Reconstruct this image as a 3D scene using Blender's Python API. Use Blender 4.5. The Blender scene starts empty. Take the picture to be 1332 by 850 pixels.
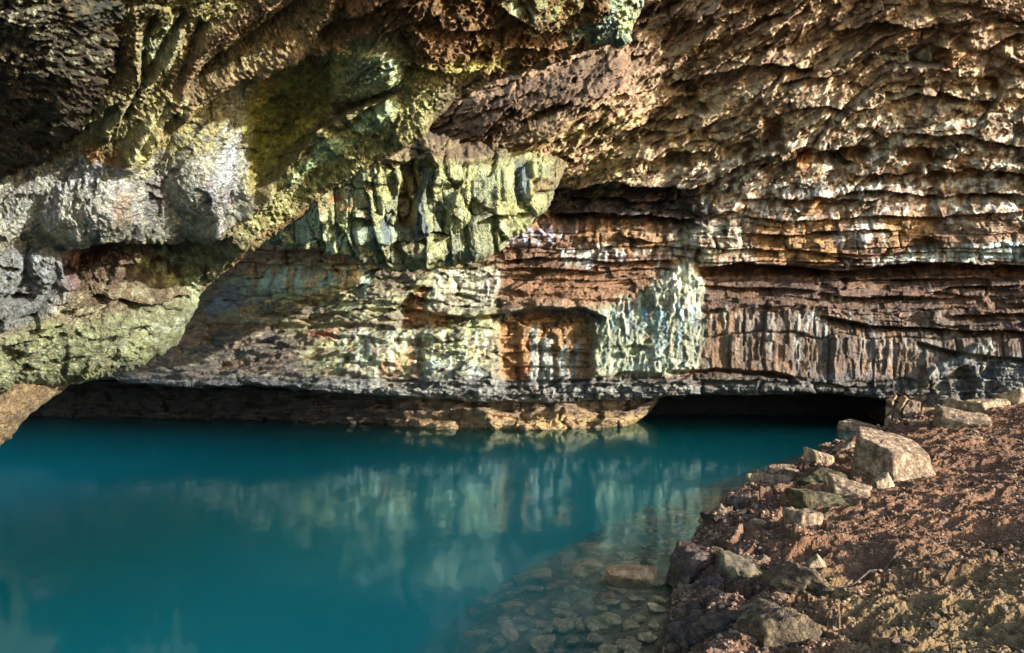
import bpy, bmesh, math, random, time
import numpy as np
from mathutils import Vector
T0 = time.time()
rng = np.random.default_rng(7)
random.seed(7)
F = np.float32
SC = bpy.context.scene
COL = SC.collection

# ------------------------------------------------------------------ camera facts
CX, CY, FL, EYE = 666.0, 449.0, 888.0, 3.0        # eye 3 m above the pool, level view
def world(u, v, d):
    """direction (u, v) seen from the standing point, at distance d along the view axis"""
    return np.stack([(u-CX)/FL*d, d, EYE-(v-CY)/FL*d], -1)
def at(u, v, z):
    d = (EYE-z)*FL/(v-CY)
    return Vector(((u-CX)/FL*d, d, z))

# ------------------------------------------------------------------ noise
PERM = rng.permutation(256).astype(np.int32); PERM = np.concatenate([PERM, PERM])
GR = rng.normal(size=(256, 3)); GR = (GR/np.linalg.norm(GR, axis=1, keepdims=True)).astype(F)
RND = rng.random((256, 4)).astype(F)
def perlin(x, y, z):
    x, y, z = np.broadcast_arrays(np.asarray(x, F), np.asarray(y, F), np.asarray(z, F))
    shp = x.shape; x = x.ravel(); y = y.ravel(); z = z.ravel()
    out = np.empty(x.shape, F)
    CH = 60000
    for a in range(0, x.size, CH):
        X = x[a:a+CH]; Y = y[a:a+CH]; Z = z[a:a+CH]
        xi = np.floor(X); yi = np.floor(Y); zi = np.floor(Z)
        fx = X-xi; fy = Y-yi; fz = Z-zi
        xi = xi.astype(np.int32) & 255; yi = yi.astype(np.int32) & 255; zi = zi.astype(np.int32) & 255
        ux = fx*fx*fx*(fx*(fx*6-15)+10); uy = fy*fy*fy*(fy*(fy*6-15)+10); uz = fz*fz*fz*(fz*(fz*6-15)+10)
        r = 0
        for i in (0, 1):
            px = PERM[(xi+i) & 255]; wx = ux if i else 1-ux
            for j in (0, 1):
                py = PERM[(px+yi+j) & 255]; wy = uy if j else 1-uy
                for k in (0, 1):
                    g = GR[PERM[(py+zi+k) & 255]]; wz = uz if k else 1-uz
                    r = r + wx*wy*wz*(g[:, 0]*(fx-i)+g[:, 1]*(fy-j)+g[:, 2]*(fz-k))
        out[a:a+CH] = r
    return (out*1.6).reshape(shp)
def fbm(x, y, z, o=4, g=.5):
    s = 0; a = 1.0; f = 1.0; n = 0
    for i in range(o):
        s = s+a*perlin(x*f, y*f, z*f+i*7.3); n += a; a *= g; f *= 2.03
    return s/n
def ridged(x, y, z, o=4, g=.55):
    s = 0; a = 1.0; f = 1.0; n = 0
    for i in range(o):
        s = s+a*(1-2*np.abs(perlin(x*f, y*f, z*f+i*5.1))); n += a; a *= g; f *= 2.1
    return s/n
def hsh(i, j, k=0):
    return RND[PERM[(PERM[(i.astype(np.int32)+k*17) & 255]+j.astype(np.int32)) & 255]]
def facets(u, v, seed=0):
    """2-D cells, each a tilted flat plate: height and distance to the cell border"""
    iu = np.floor(u); iv = np.floor(v)
    b1 = np.full(u.shape, 9., F); b2 = b1.copy(); h = np.zeros(u.shape, F); idr = np.zeros(u.shape, F)
    for di in (-1, 0, 1):
        for dj in (-1, 0, 1):
            r = hsh(iu+di, iv+dj, seed)
            dx = u-(iu+di+r[..., 0]); dy = v-(iv+dj+r[..., 1])
            d = dx*dx+dy*dy
            t = (r[..., 2]-.5)+(r[..., 3]-.5)*1.6*dx+((r[..., 2]*7.13) % 1-.5)*1.6*dy
            c = d < b1
            b2 = np.where(c, b1, np.minimum(b2, d)); b1 = np.where(c, d, b1)
            h = np.where(c, t, h); idr = np.where(c, r[..., 3], idr)
    return h, np.sqrt(b2)-np.sqrt(b1), idr
def blocks(u, v, seed=0, stretch=.55):
    """courses of blocks with staggered, uneven joints, each block tilted"""
    j = np.floor(v); fv = v-j
    rj = hsh(j, j*0+3, seed)
    uu = u*(.6+.9*rj[..., 1])+rj[..., 0]*13
    uu = uu+stretch*.5*np.sin(uu*2.1+rj[..., 2]*9)
    i = np.floor(uu); fu = uu-i
    r = hsh(i, j, seed+1)
    e = np.minimum(np.minimum(fu, 1-fu), np.minimum(fv, 1-fv))
    h = (r[..., 0]-.5)+(r[..., 1]-.5)*(fu-.5)*1.3+(r[..., 2]-.5)*(fv-.5)*1.3
    return h, e, r[..., 3]
def ss(a, b, x):
    t = np.clip((x-a)/(b-a), 0, 1); return t*t*(3-2*t)

# ------------------------------------------------------------------ drawing on a sheet's own (u, v)
class Sheet:
    def __init__(s, U, V, seed):
        s.U = U.astype(F); s.V = V.astype(F); s.seed = seed
        s.wu = s.U+9*fbm(U/38, V/38, seed+.3, 3)+3*perlin(U/7, V/7, seed+4.)
        s.wv = s.V+7*fbm(U/34, V/34, seed+9.3, 3)+3*perlin(U/7, V/7, seed+8.)
        s.lv = s.V+5*fbm(U/30, V/30, seed+19.3, 3)+9*fbm(U/95, V/60, seed+29.3, 2)*np.clip((U-560)/200, .3, 1)*np.clip((400-V)/100, .3, 1)
        s.D = np.zeros(U.shape, F)
        s.C = np.zeros(U.shape+(3,), F)
    def box(s, pts, m):
        p = np.array(pts, float)
        k = (s.U > p[:, 0].min()-m) & (s.U < p[:, 0].max()+m) & (s.V > p[:, 1].min()-m) & (s.V < p[:, 1].max()+m)
        return k
    def line(s, pts, m, warp=1):
        """distance to an open polyline and the side: + below / clockwise, where the line runs left to right"""
        k = s.box(pts, m+12)
        x = (s.U+(s.wu-s.U)*warp*.5)[k]; y = (s.U*0+s.V+(s.lv-s.V)*warp)[k]
        best = np.full(x.shape, 1e9, F); sd = np.zeros(x.shape, F); tt = np.zeros(x.shape, F)
        n = len(pts)-1
        for i in range(n):
            ax, ay = pts[i][:2]; bx, by = pts[i+1][:2]
            dx, dy = bx-ax, by-ay; L = dx*dx+dy*dy+1e-6
            t = np.clip(((x-ax)*dx+(y-ay)*dy)/L, 0, 1)
            ex = x-ax-t*dx; ey = y-ay-t*dy; d = ex*ex+ey*ey
            c = d < best
            best = np.where(c, d, best); sd = np.where(c, np.sign(dx*(y-ay)-dy*(x-ax)), sd); tt = np.where(c, (i+t)/n, tt)
        return k, np.sqrt(best), sd, tt
    def scarp(s, pts, up, wu, dn, wd, warp=1):
        """rock stands proud above the line (left-to-right) by up and is cut back below it by dn (metres)"""
        k, d, sd, t = s.line(pts, 5*max(wu, wd), warp)
        tap = ss(0, .08, t)*ss(0, .08, 1-t)*(.55+.45*np.clip(1.4*perlin(t*len(pts)*2.3, s.seed+pts[0][0], 0)+1, 0, 1.6))
        sdist = d*sd
        above = up*np.exp(-np.maximum(-sdist, 0)/wu); below = -dn*np.exp(-np.maximum(sdist, 0)/wd)
        w = ss(-1.6, 1.6, sdist)
        s.D[k] += ((above*(1-w)+below*w)*tap).astype(F)
    def crack(s, pts, w, depth, warp=1):
        k, d, sd, t = s.line(pts, 5*w, warp)
        s.D[k] -= (depth*np.exp(-(d/w)**2)).astype(F)
    def sdf(s, pts, m, warp=1.):
        k = s.box(pts, m+14)
        x = (s.U+(s.wu-s.U)*warp)[k]; y = (s.V+(s.wv-s.V)*warp)[k]
        best = np.full(x.shape, 1e9, F); ins = np.zeros(x.shape, bool); n = len(pts)
        for i in range(n):
            ax, ay = pts[i]; bx, by = pts[(i+1) % n]
            dx, dy = bx-ax, by-ay; L = dx*dx+dy*dy+1e-6
            t = np.clip(((x-ax)*dx+(y-ay)*dy)/L, 0, 1)
            ex = x-ax-t*dx; ey = y-ay-t*dy
            best = np.minimum(best, ex*ex+ey*ey)
            if by != ay:
                c = (ay > y) != (by > y)
                ins ^= c & (x < (bx-ax)*(y-ay)/(by-ay)+ax)
        d = np.sqrt(best); return k, np.where(ins, d, -d)
    def mask(s, pts, soft=8, warp=1.):
        k, d = s.sdf(pts, soft*1.5, warp)
        m = np.zeros(s.U.shape, F); m[k] = ss(-soft, soft, d); return m
    def lift(s, pts, h, soft=8, warp=.7):
        s.D += h*s.mask(pts, soft, warp)
    def ink(s, pts, w, c, a=1., tex=None):
        k, d, sd_, t = s.line(pts, 3*w); m = np.zeros(s.U.shape, F); m[k] = np.exp(-(d/w)**2)
        if tex is not None: m = m*tex
        s.mix(m, c, a)
    def bulge(s, cx, cy, rx, ry, h, ang=0, p=1.):
        c, n = math.cos(math.radians(ang)), math.sin(math.radians(ang))
        dx = s.wu-cx; dy = s.wv-cy
        q = ((dx*c-dy*n)/rx)**2+((dx*n+dy*c)/ry)**2
        s.D += (h*np.clip(1-q, 0, 1)**p).astype(F)
    def ell(s, cx, cy, rx, ry, ang=0, soft=.35):
        c, n = math.cos(math.radians(ang)), math.sin(math.radians(ang))
        dx = s.wu-cx; dy = s.wv-cy
        return 1-ss(1-soft, 1+soft, np.sqrt(((dx*c-dy*n)/rx)**2+((dx*n+dy*c)/ry)**2))
    def mix(s, m, c, a=1.):
        m = (np.clip(m*a, 0, 1))[..., None].astype(F)
        s.C = s.C*(1-m)+np.array(c, F)*m
    def paint(s, pts, c, a=1., soft=8, tex=None):
        m = s.mask(pts, soft)
        if tex is not None: m = m*tex
        s.mix(m, c, a)
    def drip(s, x0, y0, x1, y1, c, a=1., step=9, w=2.2, seed=0, slant=0.):
        """vertical mineral runs hanging from y0 down to about y1"""
        r = random.Random(seed)
        x = x0
        while x < x1:
            ln = (y1-y0)*r.uniform(.25, 1.0); yy = y0+r.uniform(-4, 6); ww = w*r.uniform(.6, 1.6)
            k = (np.abs(s.U-x) < 26) & (s.V > yy-8) & (s.V < yy+ln+8)
            cxl = x+slant*(s.V[k]-yy)+2.2*np.sin(s.V[k]/9+x)+(s.wu[k]-s.U[k])*.35
            t = (s.V[k]-yy)/max(ln, 1)
            m = np.exp(-((s.U[k]-cxl)/(ww*(1.25-.6*np.clip(t, 0, 1))))**2)*ss(-.08, .06, t)*ss(1.0, .7, t)
            m = np.clip(m*a, 0, 1)[:, None].astype(F)
            s.C[k] = s.C[k]*(1-m)+np.array(c, F)*m
            s.D[k] += .035*m[:, 0]
            x += step*r.uniform(.4, 1.7)

def rbf(pts):
    P = np.array(pts, float); n = len(P)
    X = P[:, :2]/300.; r = np.linalg.norm(X[:, None]-X[None], axis=-1)
    K = np.where(r > 0, r*r*np.log(r+1e-12), 0)+np.eye(n)*2e-3
    A = np.zeros((n+3, n+3)); A[:n, :n] = K; A[:n, n] = 1; A[:n, n+1:] = X; A[n, :n] = 1; A[n+1:, :n] = X.T
    w = np.linalg.solve(A, np.concatenate([np.log(P[:, 2]), [0, 0, 0]]))
    def f(U, V):
        u = (U/300.).ravel(); v = (V/300.).ravel(); o = w[n]+w[n+1]*u+w[n+2]*v
        for i in range(n):
            q = (u-X[i, 0])**2+(v-X[i, 1])**2
            o = o+w[i]*.5*q*np.log(q+1e-12)
        return np.exp(o).reshape(U.shape)
    return f
def resample(pts, n_per_px=.77, wide=None):
    """polyline -> evenly spaced points, coarse where it is far out of the picture"""
    p = np.array(pts, float); out = [p[0]]
    for a, b in zip(p[:-1], p[1:]):
        L = np.linalg.norm(b-a); m = (a+b)/2
        far = m[0] < -40 or m[0] > 1372 or m[1] < -40
        k = max(1, int(L*n_per_px*(.15 if far else 1)))
        for i in range(1, k+1): out.append(a+(b-a)*i/k)
    return np.array(out)
def rough_line(p, a=5., sc=24.):
    p = resample(p); t = np.gradient(p, axis=0); n = np.stack([t[:, 1], -t[:, 0]], 1)/(np.linalg.norm(t, axis=1, keepdims=True)+1e-6)
    L = np.concatenate([[0], np.cumsum(np.linalg.norm(np.diff(p, axis=0), axis=1))])
    return p+n*(a*fbm(L/sc, L*0, 3.3, 4, .6))[:, None]*((p[:, 0] > -60) & (p[:, 1] > -60))[:, None]
def smooth_poly(pts, it=2):
    p = np.array(pts, float)
    for _ in range(it):
        q = [p[0]]
        for a, b in zip(p[:-1], p[1:]): q += [a*.75+b*.25, a*.25+b*.75]
        q.append(p[-1]); p = np.array(q)
    return p

def grid_mesh(name, P, mat, color=None, kind='structure', flip=False, parent=None):
    n, m = P.shape[:2]
    me = bpy.data.meshes.new(name)
    idx = np.arange(n*m, dtype=np.int32).reshape(n, m)
    q = np.stack([idx[:-1, :-1], idx[:-1, 1:], idx[1:, 1:], idx[1:, :-1]], -1).reshape(-1, 4)
    if flip: q = q[:, ::-1]
    me.vertices.add(n*m); me.vertices.foreach_set('co', P.reshape(-1).astype(F))
    me.loops.add(q.size); me.loops.foreach_set('vertex_index', q.reshape(-1).astype(np.int32))
    me.polygons.add(len(q)); me.polygons.foreach_set('loop_start', np.arange(0, q.size, 4, dtype=np.int32))
    me.polygons.foreach_set('use_smooth', np.ones(len(q), bool))
    me.update(calc_edges=True)
    if color is not None:
        a = me.color_attributes.new('tint', 'FLOAT_COLOR', 'POINT')
        c = np.concatenate([np.clip(color, .004, .9), np.ones(color.shape[:-1]+(1,), F)], -1)
        a.data.foreach_set('color', c.reshape(-1).astype(F))
    me.materials.append(mat)
    o = bpy.data.objects.new(name, me); COL.objects.link(o)
    if kind: o['kind'] = kind
    if parent: o.parent = parent
    return o
def normals(P):
    a = np.gradient(P, axis=0); b = np.gradient(P, axis=1)
    n = np.cross(a, b); n /= np.linalg.norm(n, axis=-1, keepdims=True)+1e-9
    to = np.array([0, 0, EYE])-P; to /= np.linalg.norm(to, axis=-1, keepdims=True)
    s = np.sign((n*to).sum(-1, keepdims=True)); s[s == 0] = 1
    return n*s, to
def rock_sheet(name, lip, back, depth, mat, seed, sculpt, round_r=1., round_w=40., rows_px=1.35, wrap=((4, .25), (10, .8), (18, 2.)), curve_out=None, wrap_dir=None):
    """A rock face spanning from its free lower edge (lip) to a hidden or far edge (back)."""
    lip = np.array(lip, float); back = np.array(back, float)
    n = len(lip)
    mid = np.linalg.norm(np.clip(lip, [-40, -40], [1372, 900])-np.clip(back, [-40, -40], [1372, 900]), axis=1)
    N = int(mid.max()/rows_px)+6
    e = np.linspace(0, 1, N)
    t = np.clip(e**1.0, 0, 1)
    Lp = np.linalg.norm(back-lip, axis=1)[None]
    U = lip[None, :, 0]*(1-t[:, None])+back[None, :, 0]*t[:, None]
    V = lip[None, :, 1]*(1-t[:, None])+back[None, :, 1]*t[:, None]
    d0 = depth(U, V)
    edge = t[:, None]*Lp
    d = d0+round_r*(1-np.sqrt(np.clip(1-(1-np.clip(edge/round_w, 0, 1))**2, 0, 1)))
    S = Sheet(U, V, seed); S.edge = edge
    sculpt(S)
    P = world(U, V, d)
    nr, to = normals(world(U, V, d0+.0*d))
    dr = nr*.35+to*.65; dr /= np.linalg.norm(dr, axis=-1, keepdims=True)
    P = P+dr*(S.D*(.5+.5*np.abs((nr*to).sum(-1))))[..., None]
    # turn the edge back behind itself
    rowsP = [P]; C = [S.C]
    inward = (back-lip)/Lp.T
    last = P[0]
    ext = []
    for px, dd in wrap:
        uu = lip[:, 0]+inward[:, 0]*px; vv = lip[:, 1]+inward[:, 1]*px
        w = world(uu, vv, d[0]+dd)
        w = w+.12*dd*np.stack([perlin(uu/30, vv/30, seed+dd+k*9.) for k in range(3)], -1)
        ext.append(w)
    P = np.concatenate([np.array(ext)[::-1], P], 0)
    Cc = np.concatenate([np.repeat(S.C[:1], len(wrap), 0), S.C], 0)
    o = grid_mesh(name, P, mat, Cc)
    print(name, P.shape, round(time.time()-T0, 1))
    return o

# ------------------------------------------------------------------ materials
def newmat(name):
    m = bpy.data.materials.new(name); m.use_nodes = True
    nt = m.node_tree; nt.nodes.clear()
    return m, nt, nt.nodes, nt.links
def N(ns, t, **k):
    n = ns.new(t)
    for a, b in k.items(): setattr(n, a, b)
    return n
def rock_material(name, scale=9., bump=.05, rough=.82, tint=None, var=.5, spec=.3, grain=45.):
    m, nt, ns, L = newmat(name)
    out = N(ns, 'ShaderNodeOutputMaterial'); b = N(ns, 'ShaderNodeBsdfPrincipled')
    tc = N(ns, 'ShaderNodeTexCoord')
    n1 = N(ns, 'ShaderNodeTexNoise'); n1.inputs['Scale'].default_value = scale; n1.inputs['Detail'].default_value = 8; n1.inputs['Roughness'].default_value = .68
    n2 = N(ns, 'ShaderNodeTexNoise'); n2.inputs['Scale'].default_value = grain; n2.inputs['Detail'].default_value = 4
    v = N(ns, 'ShaderNodeTexVoronoi'); v.inputs['Scale'].default_value = scale*2.2; v.feature = 'F1'
    for n in (n1, n2, v): L.new(tc.outputs['Object'], n.inputs['Vector'])
    if tint is None:
        a = N(ns, 'ShaderNodeAttribute', attribute_name='tint'); csrc = a.outputs['Color']
    else:
        r = N(ns, 'ShaderNodeValToRGB'); L.new(n1.outputs['Fac'], r.inputs['Fac'])
        r.color_ramp.elements[0].position = .36; r.color_ramp.elements[1].position = .66
        r.color_ramp.elements[0].color = (*tint[0], 1); r.color_ramp.elements[1].color = (*tint[1], 1)
        csrc = r.outputs['Color']
    mr = N(ns, 'ShaderNodeMapRange'); mr.inputs['From Min'].default_value = .3; mr.inputs['From Max'].default_value = .7
    mr.inputs['To Min'].default_value = 1-var; mr.inputs['To Max'].default_value = 1+var
    L.new(n1.outputs['Fac'], mr.inputs['Value'])
    mr2 = N(ns, 'ShaderNodeMapRange'); mr2.inputs['From Min'].default_value = .25; mr2.inputs['From Max'].default_value = .75
    mr2.inputs['To Min'].default_value = .75; mr2.inputs['To Max'].default_value = 1.25
    L.new(n2.outputs['Fac'], mr2.inputs['Value'])
    mu = N(ns, 'ShaderNodeMath', operation='MULTIPLY'); L.new(mr.outputs[0], mu.inputs[0]); L.new(mr2.outputs[0], mu.inputs[1])
    mx = N(ns, 'ShaderNodeVectorMath', operation='SCALE'); L.new(csrc, mx.inputs[0]); L.new(mu.outputs[0], mx.inputs['Scale'])
    L.new(mx.outputs[0], b.inputs['Base Color'])
    b.inputs['Roughness'].default_value = rough; b.inputs['Specular IOR Level'].default_value = spec
    h = N(ns, 'ShaderNodeMath', operation='MULTIPLY_ADD'); L.new(n2.outputs['Fac'], h.inputs[0]); h.inputs[1].default_value = .35
    L.new(n1.outputs['Fac'], h.inputs[2])
    h2 = N(ns, 'ShaderNodeMath', operation='MULTIPLY_ADD'); L.new(v.outputs['Distance'], h2.inputs[0]); h2.inputs[1].default_value = -.45; L.new(h.outputs[0], h2.inputs[2])
    bp = N(ns, 'ShaderNodeBump'); bp.inputs['Strength'].default_value = 1.; bp.inputs['Distance'].default_value = bump
    L.new(h2.outputs[0], bp.inputs['Height']); L.new(bp.outputs[0], b.inputs['Normal'])
    L.new(b.outputs[0], out.inputs[0])
    return m

M_CEIL = rock_material('ceiling_rock', 4., .16)
M_WALL = rock_material('wall_rock', 4.5, .09, rough=.7, spec=.4)
M_NEAR = rock_material('overhang_rock', 9., .15, grain=55, var=.6)
M_BANK = rock_material('bank_dirt', 14., .035, grain=70., rough=.9, spec=.15)
M_STONE = rock_material('bank_stone', 7., .05, grain=60., tint=((.11, .07, .042), (.33, .23, .14)))
M_DARKST = rock_material('wet_stone', 8., .05, grain=60., rough=.5, tint=((.025, .018, .014), (.10, .066, .05)))
M_PALEST = rock_material('pale_stone', 7., .04, grain=60., tint=((.19, .13, .075), (.40, .29, .17)))
M_AWASH = rock_material('orange_stone', 6., .04, grain=50., tint=((.30, .16, .07), (.52, .32, .16)))
M_SUB = rock_material('submerged_stone', 5., .03, grain=50., tint=((.50, .34, .15), (.84, .64, .34)))

# colours of the minerals and growths (albedo)
TAN = (.36, .22, .10); PINK = (.34, .20, .14); BRN = (.15, .075, .035); DBR = (.06, .030, .018); CREAM = (.74, .64, .43)
WHT = (.72, .72, .66); GRY = (.20, .20, .17); DGR = (.07, .075, .07); BLU = (.22, .27, .30); RST = (.36, .13, .03); OCH = (.30, .17, .06)
GRN = (.30, .34, .13); YGR = (.42, .40, .10); SAGE = (.26, .32, .18); TEAL = (.22, .33, .28); MINT = (.45, .55, .33); VIO = (.25, .21, .26)

# ================================================================== THE CAVE
# ---- far wall running up into the ceiling
def sculpt_wall(s):
    U, V = s.U, s.V
    up = 1-ss(235, 330, V+.05*(900-U)*(U < 900))           # 1 on the ceiling, 0 on the wall
    U_c = np.clip(U, -400, 1800)
    hfun = np.where(U_c < 1150, .62*(U_c-900), .62*250+.25*(U_c-1150))
    kk = (1-.5*ss(20, 420, V))
    q = V+kk*hfun                                          # beds sweep up to the right on the ceiling
    r = U-.35*V
    # low frequency swell
    s.bulge(650, 140, 250, 110, 3.4, 14, 1.5)
    s.D += .55*fbm(r/210, q/70, 1., 3)
    # shingled flakes of the ceiling
    f1, e1, id1 = facets(r/60+.5*fbm(r/50, q/30, 3., 2), q/15+.8*fbm(r/80, q/40, 5., 3), 3)
    f2, e2, id2 = facets(r/21+.6*fbm(r/20, q/12, 7., 2), q/6.5+.9*fbm(r/40, q/15, 8., 2), 5)
    saw = q/34+1.4*fbm(r/120, q/60, 11., 4); fs = saw-np.floor(saw)
    saw2 = q/13+1.6*fbm(r/60, q/30, 12., 4); fs2 = saw2-np.floor(saw2)
    rough = .34*f1+.15*f2+.34*(fs-.5)*ss(-.3, .5, fbm(r/150, q/60, 14., 2)+.2)+.11*(fs2-.5)+.13*ridged(r/30, q/10, 15., 4)+.04*fbm(r/8, q/4, 2., 3)
    f3, e3, id3 = facets(r/120+.6*fbm(r/90, q/50, 17., 2), q/36+.8*fbm(r/120, q/60, 18., 3), 13)
    f4, e4, id4 = facets(r/46+.8*fbm(r/50, q/30, 19., 2), q/24+.9*fbm(r/60, q/30, 20., 3), 33)
    mod = np.clip(.75+1.5*fbm(r/90, q/45, 16., 3), .15, 1.7)
    rough = rough*mod*.9+.36*f3+.24*f4*(1.5-mod)+.09*ridged(r/13, q/6, 29., 3)+.05*fbm(r/5, q/3, 30., 2)-.25*(1-ss(0, .10, e3))*ss(0, .3, fbm(r/70, q/40, 27., 2))
    pit = ss(.62, .80, id4)*ss(.05, .25, e4)*ss(0, .4, fbm(r/150, q/70, 28., 2)+.15); rough = rough-.45*pit
    # wall: beds of blocks
    b1, g1, i1 = blocks(U/62+.25*fbm(U/50, V/30, 21., 2), V/19+.35*fbm(U/110, V/50, 22., 3), 4)
    b2, g2, i2 = blocks(U/19+.3*fbm(U/20, V/20, 23., 2), V/7+.5*fbm(U/60, V/22, 24., 3), 9)
    wallr = .34*facets(U/60+.5*fbm(U/50, V/30, 49., 2), V/26+.6*fbm(U/90, V/40, 50., 2), 51)[0]+.38*b1+.17*b2-.16*(1-ss(0, .07, g1))-.06*(1-ss(0, .12, g2))+.12*ridged(U/30, V/16, 25., 4)+.04*fbm(U/6, V/4, 26., 3)
    # columnar part of the wall
    colm = s.mask([(900, 408), (1060, 404), (1140, 424), (1250, 434), (1400, 436), (1400, 474), (1240, 478), (1190, 503), (1030, 500), (1020, 488), (905, 482)], 5)
    c1, h1, k1 = blocks(U/24+.2*fbm(U/40, V/60, 31., 2), V/55+.25*perlin(U/50, V/80, 32.), 14, .8)
    c2, h2, k2 = blocks(U/9+.3*fbm(U/30, V/40, 33., 2), V/26+.4*perlin(U/30, V/60, 34.), 15, .8)
    colr = .24*c1+.11*c2-.14*(1-ss(0, .05, h1))+.08*fbm(U/5, V/14, 35., 3)
    # strata: brown thin beds
    strm = np.maximum(s.mask([(915, 347), (1400, 346), (1400, 436), (1250, 432), (1140, 422), (1060, 402), (915, 402)], 4),
                      s.mask([(645, 345), (700, 338), (905, 338), (880, 362), (845, 378), (770, 404), (645, 404)], 5))
    t1, j1, l1 = blocks(U/95+.3*perlin(U/60, V/30, 41.), V/13+.8*fbm(U/110, V/34, 42., 4), 24, .8)
    t2, j2, l2 = blocks(U/26, V/5.5+.9*fbm(U/60, V/20, 44., 3), 25, .8)
    strr = .30*facets(U/80+.5*fbm(U/50, V/30, 46., 2), V/24+.6*fbm(U/90, V/40, 47., 2), 48)[0]+.40*t1+.16*t2-.07*(1-ss(0, .14, j1))+.05*fbm(U/6, V/4, 45., 3)
    sm = np.maximum(s.mask([(770, 395), (832, 383), (872, 358), (890, 342), (918, 372), (914, 472), (872, 486), (780, 492)], 7), 0)
    soft = .5*facets(U/26+.4*fbm(U/20, V/20, 57., 2), V/34, 58)[0]*.5+.12*fbm(U/9, V/22, 51., 4)+.14*ridged(U/13, V/45, 52., 3)+.08*fbm(U/4, V/6, 53., 2)
    lob = s.mask([(140, 395), (360, 350), (470, 352), (560, 345), (640, 345), (640, 520), (100, 520), (100, 480)], 12)
    lf, le, li = facets(U/46+.5*fbm(U/40, V/30, 61., 3), V/13+.8*fbm(U/50, V/30, 62., 3), 31)
    lobr = .40*lf-.05*(1-ss(0, .16, le))+.22*ridged(U/30, V/10, 63., 4)+.05*fbm(U/5, V/3.5, 64., 3)
    w = wallr
    for m, h in ((lob, lobr), (colm, colr), (strm, strr), (sm, soft)): w = w*(1-m)+h*m
    s.D += up*rough+(1-up)*w
    # --- the ledges one can name
    s.scarp([(902, 349), (960, 344), (1040, 350), (1100, 353), (1170, 344), (1240, 343), (1340, 347), (1460, 346)], 0.42, 10, 1.65, 13, .5)
    s.scarp([(975, 304), (1040, 305), (1078, 300), (1110, 298), (1160, 300)], 0.24, 6, 0.66, 7, .5)
    s.scarp([(960, 284), (1040, 286), (1120, 281), (1220, 284), (1340, 270)], 0.24, 6, 0.66, 7, .5)
    s.scarp([(880, 318), (960, 322), (1150, 330), (1240, 328), (1340, 330)], 0.15, 6, 0.35, 6, .5)
    s.scarp([(1058, 408), (1130, 424), (1200, 427), (1260, 430), (1340, 432), (1450, 432)], 0.30, 6, 1.10, 6, .5)
    s.scarp([(1225, 413), (1290, 410), (1340, 408), (1450, 408)], 0.18, 4, 0.77, 5, .5)
    s.scarp([(1060, 380), (1120, 388), (1195, 386), (1240, 374), (1340, 372)], 0.18, 5, 0.66, 5, .5)
    s.scarp([(1090, 364), (1180, 366), (1340, 360)], 0.15, 4, 0.55, 5, .5)
    s.scarp([(862, 483), (930, 480), (1000, 483), (1034, 491)], 0.21, 6, 0.92, 6, .5)
    s.scarp([(905, 372), (980, 376), (1060, 378)], 0.12, 4, 0.44, 4, .5)
    s.scarp([(1190, 445), (1260, 462), (1340, 468)], 0.15, 5, 0.66, 7, .5)
    s.scarp([(1160, 325), (1200, 330), (1240, 328)], 0.00, 4, 0.00, 4)
    s.bulge(1200, 318, 24, 9, -.6, 5, .6)
    s.bulge(1255, 500, 12, 26, -.5, 0, .5); s.bulge(1285, 495, 9, 26, -.35, 0, .5); s.bulge(1225, 502, 14, 10, -.3, 0, .5)
    s.lift([(1195, 500), (1215, 478), (1262, 452), (1285, 446), (1290, 456), (1255, 474), (1215, 504)], .28, 4)
    # dark recess where the ceiling springs, with black slabs
    s.scarp([(712, 282), (760, 276), (800, 281), (862, 285), (905, 288)], 0.38, 8, 1.54, 12, .7)
    s.scarp([(722, 248), (790, 240), (862, 246), (930, 240)], 0.38, 8, 1.10, 9)
    s.scarp([(730, 262), (800, 262), (870, 266)], 0.30, 5, 0.88, 6)
    s.scarp([(640, 343), (700, 335), (800, 341), (880, 340)], 0.18, 5, 0.55, 6, .5)
    s.scarp([(590, 372), (650, 382), (700, 384), (760, 378), (880, 352)], 0.06, 5, 0.11, 6, .5)
    # niche with its hood
    s.lift([(708, 250), (790, 244), (880, 248), (905, 284), (860, 284), (760, 276), (714, 282)], -.4, 8); s.lift([(905, 346), (1400, 346), (1400, 360), (905, 360)], -.5, 3, .5)
    s.lift([(650, 416), (672, 408), (745, 405), (768, 414), (776, 440), (770, 492), (736, 510), (655, 506)], -.62, 5)
    s.scarp([(560, 408), (606, 412), (648, 408), (700, 400), (762, 402), (790, 414)], .7, 9, .8, 10, .6)
    s.lift([(672, 418), (702, 416), (700, 504), (678, 506)], .28, 3, .5); s.lift([(724, 436), (744, 434), (742, 508), (726, 508)], .25, 3, .5)
    s.lift([(748, 430), (764, 436), (758, 494), (750, 494)], .12, 3, .5); s.lift([(706, 444), (720, 440), (718, 506), (706, 508)], .22, 3, .5)
    s.scarp([(768, 492), (812, 486), (862, 484)], .2, 6, .4, 7)
    s.bulge(800, 440, 36, 26, .25, 0); s.bulge(870, 420, 40, 60, .35, 0); s.bulge(845, 470, 60, 22, .3, 0)
    s.bulge(820, 455, 20, 7, -.5, 0, .5)
    # lobes in the middle
    for a in ((510, 455, 34, 30, .55), (470, 470, 46, 22, .5), (582, 462, 40, 46, .6), (620, 440, 26, 40, .45), (622, 490, 34, 22, .4),
              (552, 392, 24, 26, .35), (500, 382, 34, 18, .4), (450, 402, 40, 16, .35), (360, 415, 46, 13, .4), (400, 372, 56, 20, .5),
              (300, 440, 44, 10, .35), (240, 462, 40, 9, .35), (430, 440, 44, 12, .4), (350, 462, 50, 10, .4), (300, 400, 36, 16, .5), (578, 385, 18, 26, .3)):
        s.bulge(a[0], a[1], a[2], a[3], a[4]*.8, 3, .6)
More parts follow.
